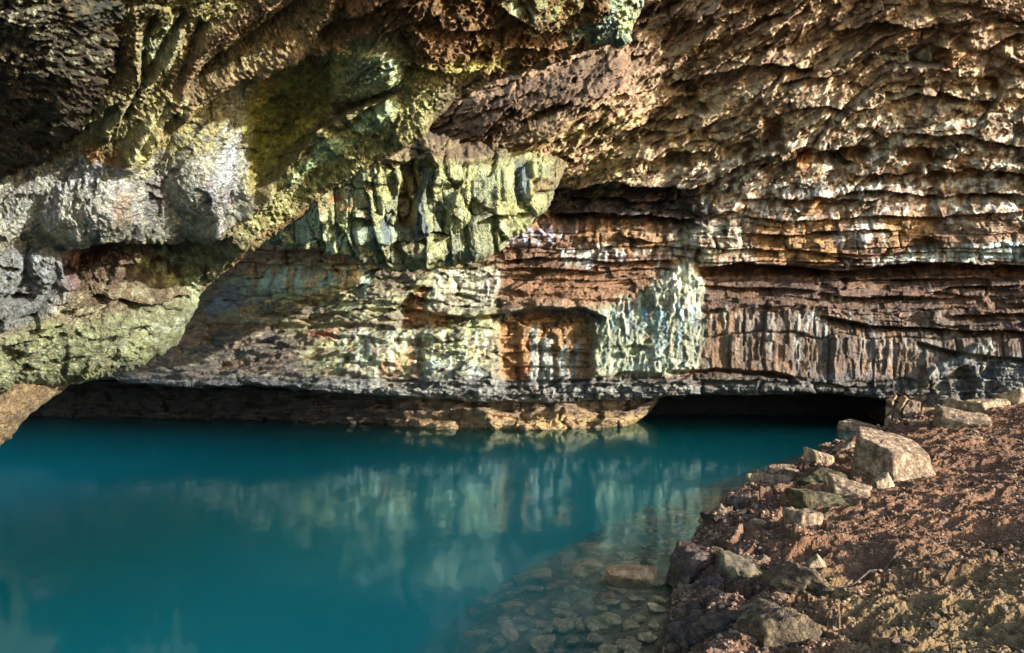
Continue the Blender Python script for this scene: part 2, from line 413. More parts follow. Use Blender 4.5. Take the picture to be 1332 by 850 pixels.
    for y, x0, x1, k in ((405, 330, 560, .35), (425, 260, 520, .4), (440, 240, 500, .3), (455, 200, 430, .35), (468, 180, 470, .35), (480, 150, 540, .35), (492, 120, 560, .3)):
        s.scarp([(x0, y+6*math.sin(y)), (x0*.6+x1*.4, y+5*math.sin(y*3)), (x0*.3+x1*.7, y-4), (x1, y+4*math.sin(y*1.7))], .16, 5, k, 6)
    s.scarp([(330, 340), (400, 346), (470, 352), (540, 350)], .1, 5, .35, 9)
    s.lift([(520, 392), (552, 372), (556, 420), (524, 430)], -.3, 3); s.lift([(498, 472), (548, 440), (552, 508), (500, 505)], -.3, 4)
    # rough lower band and the lip
    s.scarp([(90, 488), (250, 492), (430, 498), (560, 500), (700, 503), (860, 498), (1000, 496), (1165, 504)], .25, 7, .12, 5)
    band = ss(494, 502, V)*(U < 900)
    s.D += band*(.28*ridged(U/24, V/8, 71., 4)+.1*fbm(U/6, V/4, 72., 3))
    # boxy holes in the ceiling
    for x, y, a, b in ((1195, 72, 14, 12), (1222, 72, 12, 12), (1285, 110, 14, 8), (1005, 172, 13, 22), (1190, 200, 24, 8), (1070, 205, 34, 9), (1110, 200, 20, 8), (880, 205, 16, 10)):
        s.lift([(x-a, y-b), (x+a, y-b*.8), (x+a*.9, y+b), (x-a*.9, y+b)], -.55, 3, .4)
    s.scarp([(1170, 92), (1200, 88), (1250, 88)], -.1, 4, -.3, 8)
    s.crack([(1205, 0), (1225, 40), (1262, 66), (1332, 92)], 5, .25)
    s.crack([(1000, 70), (1100, 50), (1190, 10)], 5, .3); s.crack([(1050, 110), (1180, 40), (1300, 30)], 4, .3)
    s.scarp([(620, 150), (700, 118), (760, 92)], .2, 9, .5, 12)
    s.scarp([(560, 200), (640, 176), (720, 150), (790, 140)], .25, 8, .5, 9)
    s.scarp([(840, 190), (900, 168), (960, 150)], .2, 7, .4, 9); s.scarp([(980, 100), (1080, 62), (1160, 30)], .15, 7, .4, 9)

    for pts, u_, d_, w_ in (([(905, 240), (960, 214), (1010, 214), (1060, 200), (1120, 210)], .3, .8, 8), ([(930, 225), (985, 205), (1040, 190), (1100, 196)], .2, .5, 6), ([(1100, 222), (1180, 230), (1260, 222), (1360, 232)], .3, .9, 9),
            ([(1050, 252), (1140, 246), (1230, 254), (1360, 250)], .3, .8, 8), ([(960, 262), (1060, 256), (1140, 262)], .25, .6, 7), ([(780, 180), (840, 160), (900, 150)], .25, .5, 8), ([(860, 120), (930, 92), (1010, 84), (1060, 90)], .3, .8, 10),
            ([(1010, 110), (1060, 96), (1110, 96)], .2, .6, 8), ([(1080, 40), (1150, 30), (1230, 42)], .25, .8, 9), ([(1150, 130), (1230, 120), (1300, 132), (1360, 126)], .25, .7, 8), ([(900, 60), (960, 40), (1020, 20)], .2, .6, 8), ([(1270, 70), (1310, 50), (1360, 40)], .25, .8, 8),
            ([(700, 160), (760, 150), (820, 128)], .2, .5, 8), ([(820, 210), (880, 196), (930, 190)], .25, .7, 8), ([(1000, 150), (1070, 134), (1140, 140)], .2, .5, 7), ([(1180, 180), (1260, 176), (1340, 190)], .25, .7, 7)):
        s.scarp(pts, u_, w_*1.2, d_, w_)

    # ------------------------------------------------ minerals, with some recess shade in the colour
    n_a = fbm(r/60, q/22, 81., 4); n_b = fbm(U/90, V/40, 82., 4); n_f = fbm(r/16, q/7, 83., 3); n_v = fbm(U/7, V/34, 84., 4); n_s = fbm(U/5, V/5, 85., 3)
    s.C[:] = (.15, .085, .05)
    s.mix(up, (.33, .215, .125)); s.mix(up*ss(-.1, .5, n_a+.3*n_f), (.50, .36, .20), .8); s.mix(up*ss(.0, .5, n_b), (.42, .30, .22), .6)
    s.mix(up*ss(.15, .5, n_f+.3*n_a), (.66, .53, .33), .8); s.mix(up*ss(.1, .4, -n_a), (.085, .05, .035), .6); s.mix(up*pit, (.20, .09, .04), .6)
    # cream crust crossing the ceiling
    cr = s.mask([(760, 170), (840, 120), (960, 90), (1100, 96), (1200, 110), (1400, 90), (1400, 250), (1180, 232), (1000, 220), (900, 262), (800, 235), (735, 225)], 40)
    s.mix(cr*ss(-.15, .35, n_f+.4*n_b), CREAM, .75)
    s.mix(cr*s.mask([(780, 130), (900, 110), (960, 160), (880, 230), (780, 215)], 25)*ss(-.1, .3, n_f), (.5, .36, .13), .55)
    gs = s.mask([(880, 225), (960, 200), (1100, 150), (1400, 150), (1400, 285), (1000, 290), (880, 320), (790, 300)], 24)
    s.mix(gs*ss(-.2, .3, n_b), (.13, .10, .08), .75); s.mix(gs*ss(.02, .3, n_f+.3*n_s), (.72, .68, .56), .9); s.mix(gs*ss(.1, .4, -n_f), DBR, .7)
    dk = s.mask([(705, 245), (780, 238), (900, 240), (930, 285), (900, 300), (720, 290)], 9); s.mix(dk, (.035, .027, .027), .95); s.mix(dk*ss(.1, .5, n_f), (.14, .10, .10), .7)  # dk: black slabs, plus the recess's shade under the ceiling painted in
    s.mix(s.ell(800, 60, 70, 40, -30)*ss(-.2, .3, n_a), DBR, .5)
    # wall tones
    wl = 1-up
    s.mix(wl*strm, (.12, .07, .045)); s.mix(wl*strm*ss(.35, .65, l1), (.21, .11, .06), .8); s.mix(wl*strm*ss(.6, .8, i2)*.7, (.10, .06, .05))
    s.mix(wl*strm*ss(.1, .5, n_b), (.15, .095, .065), .6)
    colc = np.where(k1 > .5, .9, .2)
    s.mix(colm, (.21, .13, .085)); s.mix(colm*colc, (.13, .10, .08), .7); s.mix(colm*ss(.55, .9, k2), (.30, .17, .08), .7); s.mix(colm*ss(.1, .4, n_v), (.17, .16, .16), .6)
    s.paint([(905, 408), (960, 405), (960, 480), (908, 480)], (.27, .16, .08), .7, 8)
    s.paint([(640, 385), (780, 392), (780, 510), (500, 512), (500, 420)], (.22, .22, .15), .5)
    # left and low: dark grey-brown receding beds
    s.mix(wl*lob, (.12, .105, .075), .9); s.mix(wl*lob*ss(0, .4, n_b+.3*n_f), (.24, .22, .12), .8)
    s.mix(wl*s.ell(230, 490, 200, 60), (.09, .085, .08), .7)
    s.mix(wl*lob*ss(.15, .45, n_f), (.4, .36, .22), .5); s.mix(wl*lob*ss(.6, .9, li), (.19, .11, .06), .6)
    s.mix(s.ell(293, 396, 26, 12, 15), (.13, .17, .24), .6); s.mix(s.ell(330, 378, 42, 16, 10), (.12, .135, .16), .6)
    s.mix(s.ell(400, 365, 90, 24, 3)*ss(-.3, .2, n_v), (.36, .40, .20), .8); s.mix(s.ell(380, 345, 70, 14, 4)*ss(-.2, .3, n_f), (.36, .24, .13), .6)
    s.drip(345, 350, 480, 395, (.40, .48, .40), .8, 8, 3, 5); s.mix(s.ell(420, 392, 90, 9, -3)*ss(-.1, .2, n_f), (.50, .48, .2), .8)
    s.drip(330, 345, 470, 385, (.38, .22, .10), .7, 14, 3, 6)
    for x, y, a, b in ((500, 470, 50, 34), (575, 470, 46, 44), (470, 468, 60, 26), (620, 440, 28, 40), (560, 390, 40, 28), (610, 372, 26, 22), (480, 395, 50, 16)):
        s.mix(s.ell(x, y, a, b, 0, .7)*ss(-.2, .3, n_f+.5*n_b), (.29, .33, .18), .8); s.mix(s.ell(x, y+b*.3, a*.8, b*.6, 0, .6)*ss(.0, .4, n_v), (.24, .30, .26), .7); s.mix(s.ell(x, y, a, b, 0, .5)*ss(.15, .4, fbm(U/14, V/18, x, 3)), (.13, .10, .06), .7)
    s.mix(s.ell(590, 440, 34, 22)*ss(-.1, .3, n_f), (.50, .52, .20), .7)
    s.mix(s.ell(575, 490, 60, 20)*ss(-.2, .3, n_v), (.30, .38, .38), .8)
    s.paint([(524, 392), (552, 374), (554, 420), (526, 424)], (.27, .13, .05), .9, 3); s.paint([(490, 480), (520, 462), (546, 446), (550, 508), (500, 506)], (.23, .14, .07), .8, 5, .4+.6*ss(-.2, .2, n_v))
    s.paint([(405, 432), (438, 430), (440, 446), (408, 444)], (.25, .09, .04), .8, 4); s.paint([(548, 402), (582, 405), (580, 422), (556, 420)], (.3, .16, .07), .7, 4)
    # niche interior
    s.drip(880, 372, 925, 470, (.16, .10, .06), .7, 8, 2.5, 63)
    ni = s.mask([(650, 414), (672, 406), (745, 403), (768, 412), (776, 440), (770, 492), (736, 510), (655, 506)], 4)
    s.mix(ni, (.25, .14, .06)); s.mix(ni*ss(.1, .5, n_v), (.24, .15, .08), .7)
    for a in ([(688, 425), (700, 422), (704, 500), (690, 504)], [(704, 440), (722, 436), (722, 508), (706, 508)], [(745, 448), (752, 445), (752, 504), (742, 506)], [(726, 470), (738, 440), (740, 505), (728, 508)]):
        s.paint(a, (.24, .28, .27), .8, 3)
    s.paint([(664, 470), (682, 478), (690, 505), (664, 506)], (.25, .10, .06), .7, 4)
    s.paint([(655, 406), (700, 398), (770, 402), (772, 412), (700, 406), (652, 414)], (.10, .12, .13), .8, 3)
    # pale curtain
    s.mix(sm, (.17, .19, .125)); s.mix(sm*ss(-.05, .4, n_v), (.29, .31, .22), .9); s.mix(sm*ss(.1, .4, fbm(U/8, V/60, 88., 3)), (.17, .11, .06), .6); s.mix(sm*ss(.05, .35, -n_v), (.09, .13, .13), .85); s.mix(sm*ss(.1, .35, fbm(U/14, V/22, 87., 4)), (.13, .10, .07), .7); s.mix(sm*ss(.1, .5, n_b+.4*n_f), (.40, .42, .22), .55)
    s.drip(790, 385, 915, 475, (.50, .51, .43), .75, 12, 1.8, 8); s.drip(850, 350, 918, 440, (.55, .55, .46), .85, 9, 2.0, 9); s.drip(905, 400, 985, 470, (.36, .38, .32), .6, 13, 1.8, 64); s.drip(1120, 440, 1230, 500, (.42, .45, .42), .6, 12, 1.8, 65); s.drip(440, 430, 640, 505, (.42, .48, .40), .7, 11, 2.2, 66); s.drip(775, 385, 905, 420, (.13, .08, .05), .8, 14, 2.6, 61); s.drip(830, 470, 930, 492, (.3, .33, .3), .8, 8, 2, 62); s.drip(800, 400, 905, 480, (.17, .30, .36), .7, 15, 2.5, 3)
    s.mix(s.ell(840, 475, 70, 14)*ss(-.1, .3, n_f), (.36, .42, .30), .7)
    # orange beds and their white runs
    s.paint([(760, 284), (870, 286), (868, 322), (820, 336), (760, 330), (740, 300)], (.24, .13, .05), .8, 8, .5+.5*ss(-.2, .3, n_f)); s.paint([(655, 345), (870, 350), (840, 380), (770, 404), (655, 400)], (.20, .105, .05), .6, 8)
    for a in ([(985, 288), (1088, 290), (1086, 300), (985, 302)], [(985, 306), (1088, 302), (1088, 342), (985, 340)], [(1150, 276), (1218, 276), (1218, 312), (1152, 322)], [(1020, 262), (1075, 256), (1070, 278), (1020, 280)]):
        s.paint(a, OCH, .9, 5, .6+.4*ss(-.2, .3, n_f))
    for a in ([(992, 152), (1016, 160), (1012, 190), (994, 196)], [(1178, 190), (1214, 190), (1212, 212), (1180, 210)], [(1034, 200), (1060, 196), (1056, 218), (1026, 216)], [(1098, 192), (1126, 196), (1122, 214), (1098, 210)], [(1274, 103), (1300, 103), (1298, 120), (1274, 120)], [(1217, 62), (1250, 62), (1248, 84), (1218, 84)], [(1245, 218), (1262, 218), (1262, 238), (1246, 238)]):
        s.paint(a, (.33, .17, .06), .9, 4)
    s.paint([(1140, 72), (1180, 62), (1216, 70), (1214, 88), (1150, 90)], (.30, .27, .20), .8, 5)
    wb = ((1085, 300, 1130, 340, 1), (1115, 275, 1150, 325, 2), (1030, 288, 1060, 306, 3), (1232, 284, 1250, 318, 4), (1290, 262, 1400, 285, 5), (1100, 335, 1180, 350, 6), (1255, 318, 1400, 344, 7),
          (905, 262, 1000, 290, 8), (1010, 268, 1050, 285, 9), (800, 324, 905, 345, 10), (735, 322, 800, 352, 11), (600, 300, 700, 318, 12), (570, 352, 650, 395, 13), (940, 240, 1130, 262, 14), (1180, 238, 1300, 262, 16),
          (1085, 380, 1100, 412, 21), (1214, 372, 1222, 392, 22), (1050, 405, 1060, 440, 23))
    for x0, y0, x1, y1, sd in wb: s.drip(x0, y0, x1, y1, (.60, .62, .60), .8, 9, 1.7, sd)
    for a, c in (([(1130, 342), (1180, 326), (1260, 318), (1400, 310), (1400, 342), (1200, 342)], (.42, .50, .42)), ([(880, 300), (960, 290), (978, 330), (985, 342), (905, 346), (870, 330)], (.46, .46, .34)),
                 ([(640, 312), (720, 296), (760, 300), (700, 322)], (.40, .38, .44)), ([(780, 318), (800, 320), (770, 350), (735, 346), (735, 326)], (.55, .58, .52)), ([(560, 356), (650, 350), (640, 404), (560, 404)], (.34, .34, .27)),
                 ([(880, 345), (915, 350), (915, 378), (860, 380)], (.60, .62, .45))):
        s.paint(a, c, .85, 6, ss(-.25, .25, n_v+.4*n_f))
    s.drip(640, 300, 720, 320, (.34, .33, .45), .8, 9, 3, 31); s.drip(1260, 318, 1400, 342, (.60, .70, .68), .9, 8, 3, 32)
    s.drip(945, 405, 1240, 500, (.42, .38, .27), .55, 19, 2.0, 33); s.drip(1000, 410, 1160, 500, (.52, .54, .52), .6, 24, 1.8, 34); s.drip(905, 405, 1250, 500, (.07, .05, .045), .6, 17, 2.2, 35)
    s.paint([(1195, 500), (1215, 478), (1262, 452), (1288, 444), (1292, 456), (1255, 474), (1215, 504)], (.38, .40, .34), .8, 4)
    s.paint([(1240, 465), (1400, 455), (1400, 560), (1200, 560), (1205, 505)], (.15, .16, .18), .8, 8); s.paint([(1236, 485), (1262, 478), (1262, 525), (1236, 530)], (.24, .19, .12), .8, 4)
    s.mix(s.ell(1300, 475, 60, 10, 8)*ss(-.1, .3, n_f), (.36, .40, .26), .8); s.mix(s.ell(1120, 495, 60, 12)*ss(-.2, .3, n_f), (.22, .20, .24), .7)
    # lip band
    bd = ss(488, 498, V+4*n_f); s.mix(bd, (.17, .17, .16), .8); s.mix(bd*ss(0, .35, n_f), (.36, .37, .31), .8); s.mix(bd*ss(.1, .4, n_b), (.24, .16, .09), .6)
    s.mix(bd*(U < 480), (.13, .145, .155), .6); s.mix(bd*(U > 860), (.20, .17, .13), .5)
    s.drip(430, 500, 1160, 520, (.5, .52, .48), .7, 9, 2, 41)
    s.mix(s.ell(785, 230, 30, 30, -50)*ss(0, .3, n_f), (.42, .46, .16), .5); s.mix(s.ell(885, 195, 20, 10)*ss(0, .3, n_f), (.42, .46, .16), .5)
    # upper left part seen between the overhang and the ceiling
    s.mix(s.mask([(620, 100), (760, 60), (820, 70), (740, 130), (560, 200), (560, 130)], 12), (.09, .055, .035), .8)
    s.mix(s.mask([(540, 200), (700, 120), (800, 110), (790, 190), (640, 235), (520, 240)], 20)*ss(-.3, .2, n_f), (.30, .21, .10), .8); s.mix(s.mask([(700, 150), (800, 120), (850, 160), (800, 215), (720, 215)], 20)*ss(-.1, .3, n_f), (.50, .46, .20), .7)
    s.mix(s.mask([(650, 160), (760, 160), (760, 200), (650, 210)], 12)*ss(0, .3, n_f), (.5, .42, .2), .7)
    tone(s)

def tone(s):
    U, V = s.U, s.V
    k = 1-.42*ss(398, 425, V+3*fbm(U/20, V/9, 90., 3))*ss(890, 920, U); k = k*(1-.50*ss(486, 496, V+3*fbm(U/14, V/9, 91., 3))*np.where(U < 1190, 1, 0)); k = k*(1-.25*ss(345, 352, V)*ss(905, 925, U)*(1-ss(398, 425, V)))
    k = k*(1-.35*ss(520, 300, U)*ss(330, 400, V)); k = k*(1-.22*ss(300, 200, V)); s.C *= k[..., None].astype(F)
wall_lip = smooth_poly([(-320, 490), (-200, 494), (0, 495), (110, 497), (250, 502), (350, 506), (450, 512), (540, 518), (620, 522), (700, 524), (780, 521), (850, 517), (900, 514), (940, 513), (1000, 515), (1030, 512), (1080, 513), (1140, 518), (1165, 524), (1178, 548), (1215, 556), (1300, 560), (1400, 600), (1460, 620), (1560, 640), (1760, 640)], 2)
wall_lip = resample(wall_lip); wall_lip[:, 1] += 5*fbm(wall_lip[:, 0]/60, wall_lip[:, 0]*0, .5, 4)*(wall_lip[:, 0] < 1170)
wall_back = np.stack([wall_lip[:, 0]*1.0, np.full(len(wall_lip), -60.)], 1)
wall_depth = rbf([(-300, -60, 15), (-300, 100, 18), (-300, 250, 20.6), (-300, 400, 24), (-300, 490, 25), (0, 100, 18.6), (0, 300, 22.4), (0, 480, 25), (110, 400, 26.5), (110, 497, 23.5), (250, 390, 26.2), (250, 500, 22.8), (400, 300, 22.8), (400, 390, 25.2), (400, 500, 23.2),
    (550, 200, 21.2), (550, 330, 24), (550, 420, 24.6), (550, 515, 24), (700, -60, 17), (700, 60, 19.2), (700, 130, 20.4), (700, 200, 22), (700, 270, 23.6), (700, 340, 24.5), (700, 430, 24.6), (700, 520, 24.2), (850, 0, 18.2), (850, 100, 20), (850, 200, 21.8), (850, 280, 23.4), (850, 360, 24.4), (850, 500, 24.4),
    (1000, -60, 17), (1000, 60, 19), (1000, 150, 20.6), (1000, 230, 22.2), (1000, 300, 23.6), (1000, 400, 24.6), (1000, 510, 24.4), (1150, 0, 18.2), (1150, 100, 19.8), (1150, 200, 21.6), (1150, 280, 23.2), (1150, 350, 24.0), (1150, 510, 24.4),
    (1300, -60, 17), (1300, 60, 19), (1300, 160, 20.8), (1300, 250, 22.4), (1300, 340, 23.4), (1300, 440, 24), (1300, 550, 23.8), (1460, 0, 18.6), (1460, 250, 22.4), (1460, 500, 23.6), (1460, 620, 23.4), (1760, -60, 21), (1760, 250, 25.5), (1760, 640, 26)])
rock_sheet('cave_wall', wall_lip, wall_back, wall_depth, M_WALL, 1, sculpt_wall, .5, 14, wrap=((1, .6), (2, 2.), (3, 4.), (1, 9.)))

# ---- hollow under the wall, behind the water, its shade put into near-black colour
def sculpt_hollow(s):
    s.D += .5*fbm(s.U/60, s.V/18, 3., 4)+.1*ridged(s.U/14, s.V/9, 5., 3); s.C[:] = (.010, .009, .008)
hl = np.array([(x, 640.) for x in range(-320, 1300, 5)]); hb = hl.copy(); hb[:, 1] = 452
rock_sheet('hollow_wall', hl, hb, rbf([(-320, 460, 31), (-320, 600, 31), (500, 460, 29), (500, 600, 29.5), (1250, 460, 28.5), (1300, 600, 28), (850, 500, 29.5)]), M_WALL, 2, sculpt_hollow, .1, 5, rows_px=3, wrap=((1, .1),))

# ---- long low ledge standing in the water at the foot of the wall
def sculpt_ledge(s):
    U, V = s.U, s.V
    b, g, i = blocks(U/46+.3*fbm(U/30, V/20, 1., 2), V/13+.5*fbm(U/60, V/20, 2., 3), 3); c, h, k = facets(U/16, V/9, 5)
    s.D += .9*fbm(U/50, V/20, 7., 3)+.34*b+.18*c-.12*(1-ss(0, .1, g))+.1*ridged(U/16, V/9, 4., 4)
    s.C[:] = (.13, .085, .045); s.mix(ss(-.2, .3, fbm(U/40, V/10, 8., 3)), (.30, .19, .08), .8)
    lit = ss(530, 560, U); s.mix(lit, (.22, .15, .075), .7); s.mix(lit*ss(.5, .8, i), (.32, .20, .08), .8); s.mix(ss(8, -6, V-540-6*fbm(U/30, V/9, 12., 3)), (.08, .06, .045), .7); s.mix(ss(.1, .4, fbm(U/12, V/7, 11., 3)), (.09, .06, .04), .7)  # ledge top darkened in colour, as shade from the lip above
    s.mix(1-ss(490, 560, U), (.030, .022, .018), .9); s.mix(1-ss(330, 460, U), (.010, .008, .007), .95)  # recess shade painted onto this end of the ledge as near-black
    s.scarp([(545, 541), (600, 543), (700, 540), (840, 536)], .15, 5, .2, 6, .5); s.scarp([(640, 531), (740, 529), (860, 528)], .12, 4, .15, 4, .5)
    s.drip(300, 515, 850, 545, (.05, .035, .03), .7, 24, 3, 4)
ll = resample(smooth_poly([(-300, 556), (0, 556), (180, 556), (300, 560), (420, 562), (520, 566), (548, 576), (640, 576), (740, 574), (785, 569), (812, 558), (834, 546), (850, 531), (856, 519)], 2))
lb = np.stack([ll[:, 0], np.interp(ll[:, 0], [-300, 500, 700, 870], [480, 492, 500, 505])], 1)
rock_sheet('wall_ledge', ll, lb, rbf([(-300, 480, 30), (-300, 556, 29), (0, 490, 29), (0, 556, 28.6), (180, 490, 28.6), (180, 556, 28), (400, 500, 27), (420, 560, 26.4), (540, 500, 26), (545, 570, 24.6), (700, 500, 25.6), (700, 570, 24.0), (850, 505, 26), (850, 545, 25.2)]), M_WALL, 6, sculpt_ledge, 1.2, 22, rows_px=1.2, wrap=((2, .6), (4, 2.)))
def sculpt_foot(s):
    U, V = s.U, s.V
    c, h, k = facets(U/20, V/26, 8); s.D += .4*c-.15*(1-ss(0, .15, h))+.1*ridged(U/12, V/12, 4., 4)
    s.C[:] = (.17, .11, .065); s.mix(ss(.3, .6, k), (.34, .21, .11), .9); s.mix(ss(.1, .4, fbm(U/9, V/9, 8., 3)), (.07, .05, .04), .7)
fl = resample([(1150, 580), (1240, 590)]); fb = np.stack([fl[:, 0]+3, fl[:, 1]*0+505], 1)
rock_sheet('foot_ledge', fl, fb, rbf([(1150, 505, 25), (1240, 505, 24.6), (1150, 590, 24.2), (1190, 540, 24), (1240, 590, 23.6)]), M_WALL, 16, sculpt_foot, .3, 8, rows_px=1.3, wrap=((2, .4), (4, 1.)))

# ---- cluster of hanging columns between the overhang and the wall
def sculpt_cols(s):
    U, V = s.U, s.V
    sh = U-.16*(V-250)*ss(700, 500, U)
    b, g, i = blocks(sh/25+.2*fbm(U/40, V/70, 1., 2), (V+.45*(U-560))/64+.9*fbm(U/50, V/50, 2., 3), 3, .8)
    b2, g2, i2 = blocks(sh/11+.3*fbm(U/30, V/40, 3., 2), (V+.3*U)/28+.9*fbm(U/30, V/30, 4., 2), 7, .8)
    c, h, k = facets(sh/30+.3*fbm(U/40, V/40, 5., 2), (V-.5*U)/60+.4*fbm(U/40, V/40, 15., 2), 12)
    s.D += .34*b+.12*b2+.50*c-.12*(1-ss(0, .05, g))-.03*(1-ss(0, .06, g2))+.04*(1-ss(0, .04, h))*-1+.05*fbm(U/6, V/12, 6., 3)+.07*ridged(U/12, V/22, 7., 3)
    s.scarp([(590, 215), (640, 212), (680, 196), (720, 190), (760, 180)], .35, 9, .1, 9, .5)
    s.scarp([(380, 215), (450, 205), (520, 212), (560, 208)], .25, 8, .2, 9)
    s.scarp([(505, 312), (540, 312), (560, 300), (590, 306), (640, 280), (700, 278)], .3, 8, .45, 8, .5)
    s.scarp([(455, 280), (490, 285), (512, 272)], .3, 7, .4, 8)
    s.bulge(470, 318, 50, 22, .6, 20, .7); s.bulge(560, 325, 46, 16, .5, 5, .7)
    s.lift([(524, 215), (556, 215), (546, 262), (528, 300), (516, 296)], -.5, 3, .4); s.lift([(598, 240), (575, 305), (560, 302), (556, 240)], -.35, 3, .4)
    s.lift([(672, 206), (690, 206), (688, 262), (670, 268)], -.45, 3, .4); s.lift([(690, 232), (724, 240), (716, 250), (690, 252)], -.35, 3, .4)
    s.scarp([(380, 318), (410, 322), (450, 330), (478, 345)], .2, 8, .2, 8)
    n_f = fbm(U/14, V/14, 21., 4); n_b = fbm(U/60, V/50, 22., 3); n_v = fbm(U/7, V/34, 23., 3)
    s.C[:] = (.30, .32, .16); s.mix(ss(-.1, .4, n_b), (.40, .39, .16), .8); s.mix(ss(.0, .35, n_v), (.33, .38, .27), .6); s.mix(ss(.12, .4, fbm(U/9, V/26, 81., 3)), (.10, .10, .06), .7); s.mix(ss(.25, .5, -n_f), (.13, .12, .07), .7)
    s.mix(ss(.1, .4, n_f), (.50, .50, .24), .6); s.mix(ss(.78, .84, i)*(V > 215), (.17, .20, .15), .6)
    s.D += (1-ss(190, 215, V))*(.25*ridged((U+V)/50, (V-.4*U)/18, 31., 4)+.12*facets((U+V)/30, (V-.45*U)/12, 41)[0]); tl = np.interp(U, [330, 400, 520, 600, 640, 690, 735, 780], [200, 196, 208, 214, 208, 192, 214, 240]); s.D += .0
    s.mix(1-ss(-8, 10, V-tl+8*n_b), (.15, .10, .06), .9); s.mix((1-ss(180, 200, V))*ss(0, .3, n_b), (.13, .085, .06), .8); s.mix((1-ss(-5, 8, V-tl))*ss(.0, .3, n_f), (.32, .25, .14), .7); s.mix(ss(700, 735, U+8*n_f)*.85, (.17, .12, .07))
    s.mix(s.ell(410, 235, 60, 40)*ss(-.3, .3, n_f), (.28, .25, .15), .8); s.mix(s.ell(425, 260, 60, 12, -20)*ss(-.2, .2, n_f), (.30, .15, .06), .8)
    s.mix(s.ell(440, 300, 40, 26)*ss(-.3, .2, n_v), (.42, .50, .30), .8); s.mix(s.ell(490, 305, 30, 14), (.30, .42, .34), .5)
    for a, c in (([(526, 238), (548, 225), (542, 300), (518, 300)], (.30, .20, .09)), ([(552, 215), (560, 212), (556, 300), (540, 306)], (.10, .13, .14)), ([(673, 206), (690, 206), (686, 262), (672, 266)], (.09, .13, .16)),
                 ([(692, 232), (720, 238), (712, 248), (692, 250)], (.22, .16, .08)), ([(495, 282), (508, 280), (504, 310), (492, 312)], (.10, .13, .15)), ([(563, 268), (584, 262), (566, 300)], (.2, .24, .2))):
        s.paint(a, c, .85, 3)
    s.mix(s.ell(600, 335, 50, 14)*ss(-.2, .2, n_f), (.27, .32, .24), .8); s.mix(s.ell(556, 330, 30, 10, 8)*ss(-.2, .3, n_f), (.6, .6, .4), .7); s.mix(s.ell(520, 322, 30, 10)*ss(-.2, .3, n_f), (.16, .10, .05), .8)
cl = rough_line(smooth_poly([(330, 318), (385, 322), (415, 322), (450, 336), (474, 348), (520, 352), (560, 348), (604, 346), (622, 338), (645, 331), (668, 312), (689, 300), (700, 282), (712, 270), (722, 250), (728, 236), (733, 220), (760, 195), (790, 172), (820, 160)], 2))
cb = np.stack([300+(cl[:, 0]-330)*1.0, np.interp(cl[:, 0], [330, 450, 560, 700, 820], [190, 150, 90, 56, 50])], 1)
rock_sheet('hanging_columns', cl, cb, (lambda f: (lambda U, V: f(U, V)+.055*np.maximum(np.interp(U, [330, 540, 600, 640, 690, 735, 780], [150, 190, 208, 204, 190, 210, 236])-V, 0)))(rbf([(330, 180, 17), (330, 318, 17.8), (450, 180, 15.8), (450, 330, 17), (550, 90, 18.4), (550, 150, 16.6), (550, 250, 16.6), (550, 345, 18.2), (620, 90, 19.8), (620, 150, 18.6), (620, 200, 17.6), (620, 260, 17.2), (620, 340, 18.2), (690, 60, 21.5), (690, 120, 21.2), (690, 175, 20), (690, 215, 18.8), (690, 290, 18.9), (740, 60, 22.5), (745, 120, 23), (745, 180, 22.4), (730, 225, 20), (780, 190, 23.5), (820, 60, 24), (830, 130, 25)])), M_NEAR, 8, sculpt_cols, .5, 14, rows_px=1.3)

